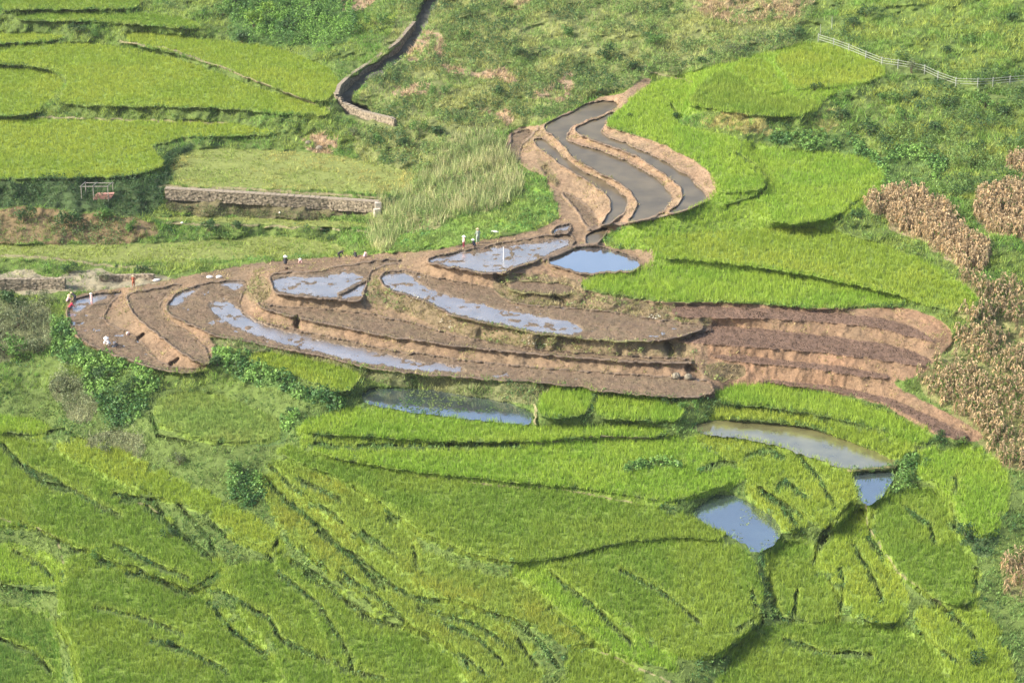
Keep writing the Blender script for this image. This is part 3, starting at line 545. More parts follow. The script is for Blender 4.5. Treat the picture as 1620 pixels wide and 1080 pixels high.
# ------------------------------------------------------------------ terrain: colours of the ground itself
GC = {'weed': (.085,.125,.028), 'brush': (.13,.15,.05), 'slopeR': (.10,.14,.035), 'hillR': (.10,.15,.03), 'brownsoil': (.15,.11,.055), 'dark': (.045,.075,.025), 'darkleaf': (.06,.11,.025),  # the dark zone's ground tone also carries the bank's shade
      'dry': (.26,.19,.12), 'dryish': (.20,.17,.08), 'reed': (.17,.17,.07), 'bright': (.12,.20,.03), 'meadowbank': (.10,.09,.045), 'orange': (.19,.18,.06), 'leaf': (.07,.12,.03),
      'corn': (.26,.21,.12), 'cornw': (.18,.18,.07), 'dgrass': (.15,.115,.065), 'gbank': (.11,.12,.05), 'gravel': (.20,.18,.12), 'scrub': (.09,.10,.045), 'soil': (.21,.15,.10)}
COLG = np.zeros((NV, NU, 3))
for i, k in enumerate(ZN): COLG[ZI == i] = GC[k]
nn = fbm(X, Yw, 5, 3, 51)[..., None]; n2 = fbm(X, Yw, 1.2, 2, 55)[..., None]
COLG[COVK == 0] = (.14, .205, .035)
COLG[(COVK == 3)] = (.16, .19, .05)
soilbank = barem & (R < 0)
COLG[soilbank] = (np.array((.20, .13, .08))*(1-nn)+np.array((.15, .115, .07))*nn)[soilbank]
COLG[isrim & barem] = (.14, .105, .075)
COLG[isrim & ~barem] = (.17, .16, .07)
COLG[mud] = (np.array((.148, .10, .064))*(1-n2)+np.array((.128, .096, .055))*n2)[mud]
COLG[mud & hard] = (.135, .086, .06)
COLG[soilbank & (UU > 1120) & (VV > 470)] *= (1.05, .97, .95)
for uu in ('U',): COLG[soilbank & (VV < 352) & (UU > 800)] *= 1.25
COLG[KIND == 2] = (.10, .09, .06)
COLG[pathm] = (.19, .17, .09)
COLG[chanm] = (.09, .09, .07)
COLG *= (.75+.5*fbm(X, Yw, 2.2, 3, 61))[..., None]
wet = np.where(mud & ~hard, np.clip(blur(film.astype(float), 14)*1.6, .12, 1), 0)
idx = np.arange(NV*NU).reshape(NV, NU)
quads = np.stack([idx[1:, :-1], idx[1:, 1:], idx[:-1, 1:], idx[:-1, :-1]], -1).reshape(-1, 4)
ter = mesh('terrain', np.stack([X, Yw, Zw], -1).reshape(-1, 3), quads, 4, GROUND, col=COLG.reshape(-1, 3), wet=wet.ravel(), smooth=True)
tag(ter, 'terraced valley ground with earth banks and bunds', kind='structure')
# the hills around it, out to the horizon
ringi = np.concatenate([idx[0, :], idx[1:, -1], idx[-1, -2::-1], idx[-2:0:-1, 0]]); P0 = np.stack([X, Yw, Zw], -1).reshape(-1, 3)[ringi]
ctr = np.array([0, 320.]); RV = [P0]; RC = [COLG.reshape(-1, 3)[ringi]]
for sc_, up in ((1.12, 2), (1.35, 9), (1.8, 28), (2.6, 70), (4, 140), (7, 190), (12, 120)):
    q = P0.copy(); dd = P0[:, :2]-ctr; q[:, :2] = ctr+dd*sc_
    back = np.clip(dd[:, 1]/150, -1, 1)
    q[:, 2] = P0[:, 2]+np.where(back > 0, up*back, -up*.30*(-back))+(fbm(q[:, 0], q[:, 1], 40*sc_, 3, 71)-.5)*6*sc_
    # stay below the camera
    near = np.hypot(q[:, 0], q[:, 1]) < 120; q[near, 2] = np.minimum(q[near, 2], H-25)
    RV.append(q); RC.append(np.tile((.085, .115, .035), (len(q), 1))*(.7+.6*fbm(q[:, 0], q[:, 1], 20, 3, 72))[:, None])
n_ = len(P0); fq = []
for r in range(len(RV)-1):
    a = np.arange(n_)+r*n_; b = np.roll(np.arange(n_), -1)+r*n_; fq.append(np.stack([a, a+n_, b+n_, b], -1))
hl = mesh('hills', np.concatenate(RV), np.concatenate(fq).reshape(-1), 4, GROUND, col=np.concatenate(RC), wet=np.zeros(len(RV)*n_), smooth=True)
tag(hl, 'green hills around the valley', kind='structure')

# ------------------------------------------------------------------ water sheets
def sheet(key, dz, m, name='water', dil=2, off=0.0):
    mm = masks[key].copy()
    for _ in range(dil): mm = mm | shift(mm, 1, 0) | shift(mm, -1, 0) | shift(mm, 0, 1) | shift(mm, 0, -1)
    c = mm[1:, 1:] & mm[:-1, :-1] & mm[1:, :-1] & mm[:-1, 1:]
    q = quads.reshape(NV-1, NU-1, 4)[c]; un, inv = np.unique(q, return_inverse=True)
    xx, yy, zz = world(UU.ravel()[un], VV.ravel()[un], LEVEL[key]+dz)
    o = mesh(name, np.stack([xx, yy, np.full(len(xx), LEVEL[key]+dz)], -1), inv.reshape(-1), 4, m); tag(o, kind='structure'); return o
WL = {'P8': 'bright pond reflecting the sky', 'U1': 'water of the topmost gully terrace, toned like the reflected slope', 'U2': 'wide gully terrace water, toned like the reflected slope', 'U3': 'narrow gully terrace water, toned like the reflected slope', 'U6': 'small wet corner', 'P1': 'weedy pond', 'P2': 'long brown pond', 'P3': 'small square pond', 'P4': 'blue pond'}
for key in keys:
    if FIELDS[key][0] == 'water':
        o = sheet(key, .0, {None: WSKY, 'm': WSLOPE, 'g': WGRN}[FIELDS[key][2]] if key not in ('P1', 'P3', 'P4') else WDEEP, dil=2); o['label'] = WL[key]
for key in ('M1', 'M3', 'M5', 'M6', 'M7', 'M10'):
    o = sheet(key, .0, WFILM, dil=0); o['label'] = 'shallow water film over the puddled mud'

# ------------------------------------------------------------------ vegetation
Pg = np.stack([X, Yw, Zw], -1)
cell_area = np.linalg.norm(np.cross(Pg[:-1, 1:]-Pg[:-1, :-1], Pg[1:, :-1]-Pg[:-1, :-1]), axis=-1)
cell_area = np.minimum(cell_area, .6)
PX = DIST  # reference
def scatter(mask, density):
    mc = mask[:-1, :-1]; w_ = (cell_area*mc*(density if np.isscalar(density) else density[:-1, :-1])).ravel()
    tot = w_.sum(); n = int(tot)
    if n < 1: return None
    c = np.cumsum(w_); k = np.searchsorted(c, rng.random(n)*tot); k = np.minimum(k, len(w_)-1)
    j, i = np.divmod(k, NU-1); a = rng.random(n); b = rng.random(n)
    def bl(A): return (A[j, i]*(1-a)+A[j, i+1]*a)*(1-b)+(A[j+1, i]*(1-a)+A[j+1, i+1]*a)*b
    return bl(X), bl(Yw), bl(Zw), j, i
def blades(pt, nb, h, w_, lean, spread, c1, c2, patch=5., hvar=.35, seed=0, cj=.16, tip=None, edge=0):
    """tufts of nb blades at each point"""
    x, y, z, j, i = pt; n = len(x); n0 = fbm(x, y, patch, 3, 100+seed)
    mixf = np.clip((n0-.5)*3.2+.5, 0, 1)
    x = np.repeat(x, nb); y = np.repeat(y, nb); z = np.repeat(z, nb); M = len(x)
    mixf = np.clip(np.repeat(mixf, nb)+rng.normal(0, .18, M), 0, 1)
    tuft = np.repeat(rng.normal(1, cj, n), nb)
    hh = h*np.repeat(1+rng.normal(0, hvar*.5, n), nb)*(1+rng.normal(0, hvar*.4, M)); hh = np.clip(hh, h*.35, h*1.9)
    a = rng.random(M)*2*math.pi; r = spread*np.sqrt(rng.random(M))
    bx = x+r*np.cos(a); by = y+r*np.sin(a); ld = a+rng.normal(0, .8, M); ll = hh*lean*(.3+rng.random(M))
    f = rng.random(M)*math.pi; cw = np.cos(f)*w_/2; sw = np.sin(f)*w_/2
    tx = bx+np.cos(ld)*ll; ty = by+np.sin(ld)*ll; tz = z+hh*np.sqrt(np.clip(1-(lean*.5)**2, .2, 1))
    V = np.empty((M, 3, 3), np.float32)
    V[:, 0] = np.stack([bx-cw, by-sw, z-.05], -1); V[:, 1] = np.stack([bx+cw, by+sw, z-.05], -1); V[:, 2] = np.stack([tx, ty, tz], -1)
    ed = np.repeat(EDGE[j, i], nb)[:, None]*.75*edge  # edge rice coloured brighter: lusher plants, plus the light they catch painted in
    C = ((np.array(c1)[None]*(1-mixf[:, None])+np.array(c2)[None]*mixf[:, None])*(1-ed)+np.array((.33, .42, .075))*ed)*np.clip(tuft*rng.normal(1, .09, M), .45, 1.7)[:, None]
    C = np.repeat(C[:, None], 3, 1)
    if tip is not None: C[:, 2] = C[:, 2]*.4+np.array(tip)*.6
    return V.reshape(-1, 3), C.reshape(-1, 3).clip(0, 1)
def leaves(pt, nb, h, size, spread, c1, c2, patch=3., seed=0, flat_=.5):
    """clumps of nb broad leaves (quads) up to height h"""
    x, y, z, j, i = pt; n = len(x); n0 = fbm(x, y, patch, 3, 200+seed); mixf = np.clip((n0-.5)*3.2+.5, 0, 1)
    hh = np.repeat(h*(.5+rng.random(n)), nb); x = np.repeat(x, nb); y = np.repeat(y, nb); z = np.repeat(z, nb); M = len(x)
    t = rng.random(M)**.6; a = rng.random(M)*2*math.pi; r = spread*np.sqrt(rng.random(M))*np.sqrt(1.05-t**2)
    cx = x+r*np.cos(a); cy = y+r*np.sin(a); cz = z+hh*t; s = size*(.55+.9*rng.random(M))
    nrm = np.stack([np.cos(a)*flat_*1.2, np.sin(a)*flat_*1.2, np.ones(M)*(1-flat_)+.15], -1)+rng.normal(0, .35, (M, 3)); nrm /= np.linalg.norm(nrm, axis=1)[:, None]
    tmp = rng.normal(0, 1, (M, 3)); e1 = np.cross(nrm, tmp); e1 /= np.linalg.norm(e1, axis=1)[:, None]; e2 = np.cross(nrm, e1)
    c = np.stack([cx, cy, cz], -1); s1 = (s*.5)[:, None]
    V = np.stack([c-e1*s1, c+e2*s1*.55, c+e1*s1, c-e2*s1*.55], 1)
    mixf = np.clip(np.repeat(mixf, nb)+rng.normal(0, .2, M), 0, 1)
    C = (np.array(c1)[None]*(1-mixf[:, None])+np.array(c2)[None]*mixf[:, None])*np.clip(rng.normal(1, .2, M), .45, 1.7)[:, None]
    return V.reshape(-1, 3), np.repeat(C, 4, 0).clip(0, 1)
def veg_obj(name, parts, label, cat):
    Vb = [p for p in parts if p is not None]
    if not Vb: return
    # all as triangles
    vs_, cs_, fs_ = [], [], []; b = 0
    for V, C, k in Vb:
        n = len(V)//k; ii = np.arange(n*k).reshape(n, k)+b; b += n*k; vs_.append(V); cs_.append(C)
        fs_.append(ii if k == 3 else np.concatenate([ii[:, [0, 1, 2]], ii[:, [0, 2, 3]]]))
    o = mesh(name, np.concatenate(vs_), np.concatenate(fs_), 3, LEAF, col=np.concatenate(cs_)); tag(o, label, cat, kind='stuff'); return o
for key in keys:
    if FIELDS[key][0] == 'rice':
        mf = (COV == keys.index(key)).astype(float); EDGE = np.maximum(EDGE, np.clip(1.25-2*abs(blur(mf, 5)-.72)*4, 0, 1)*(mf > 0)*.8)
RC_ = {'yellow': ((.225,.31,.05), (.31,.345,.055)), 'green': ((.165,.27,.036), (.235,.32,.045)), 'bright': ((.22,.36,.042), (.295,.41,.052)), 'deep': ((.13,.24,.045), (.19,.29,.05)),
       'lime': ((.25,.345,.042), (.315,.38,.052)), 'weedy': ((.20,.30,.07), (.27,.32,.08))}
for key in keys:
    kind, fl, ck, _ = FIELDS[key]
    if kind != 'rice': continue
    m = (COV == keys.index(key)) & ~pathm
    if not m.any(): continue
    c1, c2 = RC_[ck]; top = key[0] == 'T'
    dens = 11.0 if key[0] in 'BCE' else 8.0
    hgt = .5 if top else .72 if key in ('F4', 'B1', 'B2', 'E1', 'E1b', 'F5') else .6
    pt = scatter(m, dens)
    V = blades(pt, 6, hgt, .068, .38, .17, c1, c2, patch=7, seed=keys.index(key), hvar=.35, cj=.13, edge=1)
    veg_obj('rice_crop', [(V[0], V[1], 3)], RICE_LABEL[key], 'rice field')
def zone(k): return (ZI == ZN.index(k))
free = (COVK == -1) | (COVK == 0) & (COV == -1)
free = free & ~ditch & ~pathm & ~chanm & ~wallm & ~shift(wallm, 3, 0)
gapd = np.clip(.35+1.5*(fbm(X, Yw, 4, 3, 81)-.35), .15, 1.3)
def grass(mask, dens, nb, h, w_, lean, c1, c2, seed, patch=4, spread=.25): 
    w_ *= 1.7; dens *= 1.25; c1 = tuple(1.35*q for q in c1); c2 = tuple(1.35*q for q in c2)
    pt = scatter(mask, dens*gapd); V = blades(pt, nb, h, w_, lean, spread, c1, c2, patch=patch, seed=seed, hvar=.7, cj=.32); return V[0], V[1], 3
def leafy(mask, dens, nb, h, s, spread, c1, c2, seed, patch=3, thr=None):
    dens *= 1.2; c1 = tuple(1.25*q for q in c1); c2 = tuple(1.3*q for q in c2)
    dd = dens*gapd if thr is None else dens*(fbm(X, Yw, 5, 3, 90+seed) > thr)
    pt = scatter(mask, dd)
    if pt is None: return None
    V = leaves(pt, nb, h, s, spread, c1, c2, patch=patch, seed=seed); return V[0], V[1], 4
zw = zone('weed') & free
up = VV < 300
veg_obj('weeds', [grass(zw & (VV < 620), 5.5, 5, .55, .055, .7, (.10,.20,.035), (.20,.25,.05), 1), grass(zw & (VV >= 620), 6.5, 5, .42, .06, .7, (.075,.14,.035), (.14,.19,.05), 37), leafy(zw, 1.1, 12, .55, .22, .45, (.035,.09,.028), (.12,.20,.045), 2, thr=.52)], 'mixed green weeds on the banks between the rice terraces', 'weeds')
zb = zone('brush') & free
veg_obj('brushwood', [grass(zb, 4.5, 5, .6, .06, .7, (.13,.21,.05), (.25,.26,.08), 3), leafy(zb, 2.0, 14, 1.0, .25, .65, (.035,.08,.025), (.13,.20,.05), 4, thr=.5)], 'rough patchy brushwood on the slope above the gully terraces', 'brush')
zr = (zone('slopeR') | zone('hillR')) & free
veg_obj('hillside_grass', [grass(zr, 4.5, 5, .7, .06, .7, (.11,.20,.035), (.22,.26,.05), 5), leafy(zr & zone('slopeR'), 2.4, 15, 1.25, .26, .75, (.03,.075,.025), (.12,.19,.045), 6, thr=.47), leafy(zr & zone('hillR'), .5, 12, .7, .24, .5, (.03,.075,.025), (.11,.18,.04), 7, thr=.54)], 'rough green grass on the hillside around the pale fence', 'grass')
veg_obj('dry_brush', [grass(zone('orange') & free, 6, 5, .5, .06, .7, (.15,.19,.05), (.25,.21,.07), 42), grass((zone('dry') | zone('dryish')) & free, 6, 5, .6, .07, .8, (.30,.22,.13), (.36,.27,.16), 8), grass(zone('dryish') & free, 3, 4, .5, .06, .7, (.16,.20,.06), (.22,.22,.08), 9)], 'withered pinkish brown brush in patches on the upper slope', 'brush')
veg_obj('shade_toned_undergrowth', [leafy(zone('dark') & free, 3.2, 12, .8, .22, .5, (.02,.055,.02), (.045,.095,.027), 10), grass(zone('dark') & free, 4, 4, .6, .06, .6, (.03,.07,.02), (.055,.10,.027), 11)], 'undergrowth coloured dark for the shade under the hooked rice field edge', 'undergrowth')  # shade of the bank is put into these dark leaf colours
veg_obj('leafy_thicket', [leafy(zone('darkleaf') & free, 4, 14, 1.6, .3, .7, (.05,.12,.03), (.13,.24,.04), 12)], 'leafy green thicket on the far slope at the top left', 'thicket')
veg_obj('tall_reeds', [grass(zone('reed') & free, 4.5, 5, 1.45, .06, .4, (.17,.22,.08), (.33,.32,.16), 13, patch=2.0), grass(zone('reed') & free, 4, 5, .8, .06, .6, (.12,.20,.05), (.19,.25,.07), 38), leafy(zone('reed') & free, 1.3, 12, 1.2, .22, .5, (.08,.15,.04), (.16,.23,.06), 14, thr=.48)], 'pale tall reeds on the slope left of the gully', 'reeds')
veg_obj('fresh_grass', [grass(zone('bright') & free, 9, 5, .45, .055, .7, (.12,.19,.045), (.17,.22,.055), 15), leafy(zone('bright') & free, .8, 12, .6, .22, .45, (.05,.14,.035), (.11,.23,.045), 16, thr=.55)], 'fresh bright grass just above the mud terraces', 'grass')
vg = (COVK == 3) & ~pathm
vgV = vg & (masks['V1']); vgT = vg & ~masks['V1']
veg_obj('valley_grass', [grass(vgV, 6, 5, .3, .055, .8, (.10,.19,.035), (.20,.24,.05), 17, patch=9)], 'flat green grass on the valley floor behind the mud terraces', 'grass')
veg_obj('meadow_grass', [grass(vgT, 5, 5, .28, .055, .8, (.17,.23,.05), (.29,.26,.08), 18, patch=6), grass(zone('meadowbank') & free, 9, 5, .4, .06, .8, (.10,.125,.045), (.20,.18,.08), 19), leafy(zone('meadowbank') & free, 1.5, 12, .5, .2, .4, (.05,.09,.03), (.12,.15,.05), 45)], 'short yellowing meadow grass above and below the long stone wall', 'grass')
veg_obj('bank_scrub', [grass(zone('brownsoil') & free, 3, 5, .5, .06, .7, (.10,.15,.04), (.18,.18,.06), 20), leafy(zone('brownsoil') & free, 2.6, 12, .9, .22, .5, (.05,.10,.03), (.11,.16,.045), 21, thr=.47)], 'scrub on the brown earth bluff at the left', 'scrub')
veg_obj('broadleaf_plants', [leafy(zone('leaf') & free, 3.6, 12, .9, .36, .55, (.035,.095,.025), (.14,.25,.05), 22, thr=.36), grass(zone('leaf') & free, 6, 5, .45, .06, .7, (.08,.15,.035), (.15,.21,.05), 44)], 'lush broad leaved plants in clumps on the slopes', 'plants')
veg_obj('grey_scrub', [leafy(zone('scrub') & free, 3, 14, 1.6, .2, .7, (.09,.12,.05), (.18,.20,.10), 23), grass(zone('scrub') & free, 3, 5, .8, .05, .6, (.12,.16,.06), (.22,.23,.12), 24)], 'greyish scrub at the left of the mud spur', 'scrub')
veg_obj('bank_grass', [grass(zone('dgrass') & (free | (COVK == -1)), 6.5, 5, .42, .055, .9, (.15,.155,.055), (.245,.195,.11), 25, patch=2), leafy(zone('dgrass') & free, 1.2, 10, .4, .2, .35, (.10,.17,.045), (.21,.24,.08), 26, thr=.5)], 'dry grassy tufts on the earth banks of the spur', 'grass')
veg_obj('bank_weeds', [grass(zone('gbank') & (free | (COVK == -1)), 7, 5, .6, .055, .8, (.10,.16,.04), (.22,.22,.09), 39, patch=2.5), leafy(zone('gbank') & free, 1.6, 12, .6, .2, .4, (.05,.11,.03), (.15,.21,.06), 40, thr=.5)], 'green and straw coloured weeds on the bank above the weedy pond', 'weeds')
veg_obj('stony_weeds', [grass(zone('gravel') & free, 2.2, 5, .4, .055, .8, (.10,.17,.04), (.22,.22,.07), 27)], 'thin weeds over the stony ground at the left', 'weeds')
sm = barem & (R < 0) & (COVK == -1)
veg_obj('sparse_weeds', [grass(sm, 3.2*(fbm(X, Yw, 2.0, 3, 97) > .56), 5, .26, .05, .9, (.18,.19,.06), (.30,.24,.12), 28)], 'sparse low weeds on the bare mud banks', 'weeds')
def clods(mask, dens, h, w_, c1, c2, label, seed):
    pt = scatter(mask, dens); V = blades(pt, 3, h, w_, .5, .3, c1, c2, patch=2, seed=seed, hvar=.8, cj=.3); veg_obj('clods', [(V[0], V[1], 3)], label, 'clods')
clods(mud & hard, 12, .10, .14, (.095,.066,.045), (.165,.118,.082), 'ploughed clods on the dry reddish terraces at the right', 50)
clods(mud & ~hard, 8, .07, .13, (.085,.064,.042), (.175,.133,.09), 'soft clods on the puddled mud terraces', 51)
clods(barem & (R < 0) & ~isrim, 6, .06, .10, (.15,.10,.065), (.225,.152,.105), 'crumbling earth on the bare banks', 52)
stub = mud & ~film & ~hard
veg_obj('stubble', [grass(stub, 2.6, 3, .10, .05, .9, (.16,.17,.07), (.26,.20,.13), 29)], 'short stubble in the puddled mud terraces', 'stubble')
# floating weed on the weedy pond
pm = masks['P1'] & (fbm(X, Yw, 4, 3, 98) > .48)
pt = scatter(pm & (VV < 655), 6.); 
pt = (pt[0], pt[1], np.full(len(pt[0]), LEVEL['P1']+.01), pt[3], pt[4]); V = leaves(pt, 4, .04, .22, .25, (.06,.12,.035), (.14,.19,.06), seed=31, flat_=.1)
veg_obj('pond_weed', [(V[0], V[1], 4)], 'floating green weed on the pond below the mud terraces', 'pond weed')
fl = np.zeros((NV, NU), bool)
for u_, v_, a_, b_ in ((838,541,26,7),(855,547,10,8),(703,508,6,9),(712,516,5,6),(1035,500,16,4),(655,474,8,6),(905,477,6,3)): fl |= ((UU-u_)/a_)**2+((VV-v_)/b_)**2 < 1
pt = scatter(fl, 3.5); V = leaves(pt, 3, .35, .26, .25, (.42,.42,.30), (.55,.53,.42), seed=41, flat_=.3)
veg_obj('pale_flowers', [(V[0], V[1], 4)], 'small pale flowering clumps on the dry banks between the mud terraces', 'flowers')
pm = masks['P4'] & (fbm(X, Yw*.4, 2.5, 3, 99) > .55); pt = scatter(pm, 3.)
pt = (pt[0], pt[1], np.full(len(pt[0]), LEVEL['P4']+.01), pt[3], pt[4]); V = leaves(pt, 3, .04, .18, .25, (.10,.15,.07), (.2,.25,.12), seed=43, flat_=.1)
veg_obj('pond_weed', [(V[0], V[1], 4)], 'scattered floating weed on the blue pond in the rice', 'pond weed')
# maize
def corn(mask, dens, green, label, seed):
    pt = scatter(mask & free, dens); n = len(pt[0]); x, y, z = pt[0], pt[1], pt[2]; hh = 2.1*(.6+.6*rng.random(n)); parts = []
    a = rng.random(n)*6.28; w_ = .06; lx = rng.normal(0, .16, n); ly = rng.normal(0, .16, n)
    V = np.stack([np.stack([x-w_, y, z], -1), np.stack([x+w_, y, z], -1), np.stack([x+lx, y+ly, z+hh], -1)], 1).reshape(-1, 3)
    C = np.tile((.34, .26, .15), (n*3, 1)); parts.append((V, C, 3))
    L_ = 10; X_ = np.repeat(x, L_); Y_ = np.repeat(y, L_); Z_ = np.repeat(z, L_); t = .2+.75*rng.random(n*L_); Hh = np.repeat(hh, L_)
    bx = X_+np.repeat(lx, L_)*t; by = Y_+np.repeat(ly, L_)*t; bz = Z_+Hh*t; a = rng.random(n*L_)*6.28; ln = .2+.35*rng.random(n*L_); dr = -.05-.7*rng.random(n*L_)
    wd = .042; px = -np.sin(a)*wd; py = np.cos(a)*wd
    V = np.stack([np.stack([bx, by, bz], -1), np.stack([bx+np.cos(a)*ln*.5+px, by+np.sin(a)*ln*.5+py, bz+.12], -1), np.stack([bx+np.cos(a)*ln, by+np.sin(a)*ln, bz+dr], -1), np.stack([bx+np.cos(a)*ln*.5-px, by+np.sin(a)*ln*.5-py, bz+.08], -1)], 1).reshape(-1, 3)
    g = (rng.random(n*L_) < green)[:, None]; c = np.where(g, np.array((.17, .26, .07)), np.array((.66, .52, .32))*np.repeat(.7+.55*rng.random((n, 1)), L_, 0)*(.8+.4*rng.random((n*L_, 1))))
    parts.append((V, np.repeat(c, 4, 0).clip(0, 1), 4))
    pt2 = scatter(mask & free, 5.); q = blades(pt2, 5, .4, .055, .8, .3, (.17,.26,.06), (.32,.31,.11), seed=seed); parts.append((q[0], q[1], 3))
    veg_obj('dry_corn', parts, label, 'corn')
zc = zone('corn')
corn(zc & (UU < 1566) & (VV > 300) & ~((UU > 1520) & (VV < 345)), 4.2, .05, 'block of dry brown corn stalks right of the rice terraces', 33)
corn(zc & ~((UU < 1566) & (VV > 300) & ~((UU > 1520) & (VV < 345))), 4.2, .08, 'dry brown corn patches at the far right edge', 34)
corn(zone('cornw') & (VV < 860), 2.0*(fbm(X, Yw, 4, 3, 111) > .38)+.7, .3, 'withered corn mixed with green weeds beside the bare red track', 35)
corn(zone('cornw') & (VV >= 860), 2.0*(fbm(X, Yw, 4, 3, 111) > .38)+.7, .3, 'withered corn at the right edge of the foreground', 36)

# ------------------------------------------------------------------ shrubs
STEM = mat('stem', (.10, .07, .045))
def shrub_mesh(kind, seed):
    r = np.random.default_rng(seed); n = 520
    c1, c2, sz = {'dark': ((.025,.065,.022), (.065,.13,.035), .26), 'lime': ((.13,.24,.035), (.22,.33,.05), .28), 'mid': ((.06,.14,.035), (.13,.24,.045), .26), 'grey': ((.09,.12,.055), (.16,.19,.09), .2)}[kind]
    lob = r.normal(0, .33, (6, 3)); lob[:, 2] = abs(lob[:, 2])*.8+.45; k = r.integers(0, 6, n)
    d_ = r.normal(0, 1, (n, 3)); d_ /= np.linalg.norm(d_, axis=1)[:, None]; p = lob[k]+d_*(.36*r.random((n, 1))**.4); p[:, 2] = np.clip(p[:, 2], .03, 2)
    nr = d_+r.normal(0, .5, (n, 3)); nr /= np.linalg.norm(nr, axis=1)[:, None]; t = np.cross(nr, r.normal(0, 1, (n, 3))); t /= np.linalg.norm(t, axis=1)[:, None]; b = np.cross(nr, t)
    s_ = (sz*(.5+r.random(n))*.25)[:, None]
    V = np.stack([p-t*s_, p+b*s_*.6, p+t*s_, p-b*s_*.6], 1).reshape(-1, 3); m_ = r.random((n, 1)); lm = (r.random(6)*.6)[k][:, None]
    C = np.repeat((np.array(c1)*(1-m_*.5-lm*.6)+np.array(c2)*(m_*.5+lm*.6))*r.normal(1, .15, (n, 1)), 4, 0).clip(.01, 1)
    st = MB()
    for q in lob: st.tube([(0, 0, -.1), (q[0]*.4, q[1]*.4, q[2]*.5), tuple(q)], [.035, .02, .008], 5)
    return V, C, st
PROTO = {}
def shrub(u, v, size, kind, label, squash=1.0):
    key = (kind, random.randint(0, 2)); x, y, z = at_s(u, v)
    root = empty('shrub', (x, y, z-.1), random.uniform(0, 6.28)); tag(root, label, 'shrub', 'shrubs scattered over the slopes')
    if key not in PROTO:
        V, C, st = shrub_mesh(kind, hash(kind) % 1 + key[1]*7+{'dark': 1, 'lime': 2, 'mid': 3, 'grey': 4}[kind])
        f = mesh('foliage', V, np.arange(len(V)), 4, LEAF, root, col=C); t = st.build('stem', STEM, root); PROTO[key] = (f, t)
    else:
        for o in PROTO[key]:
            c = o.copy(); S.collection.objects.link(c); c.parent = root
    root.scale = (size, size, size*squash)
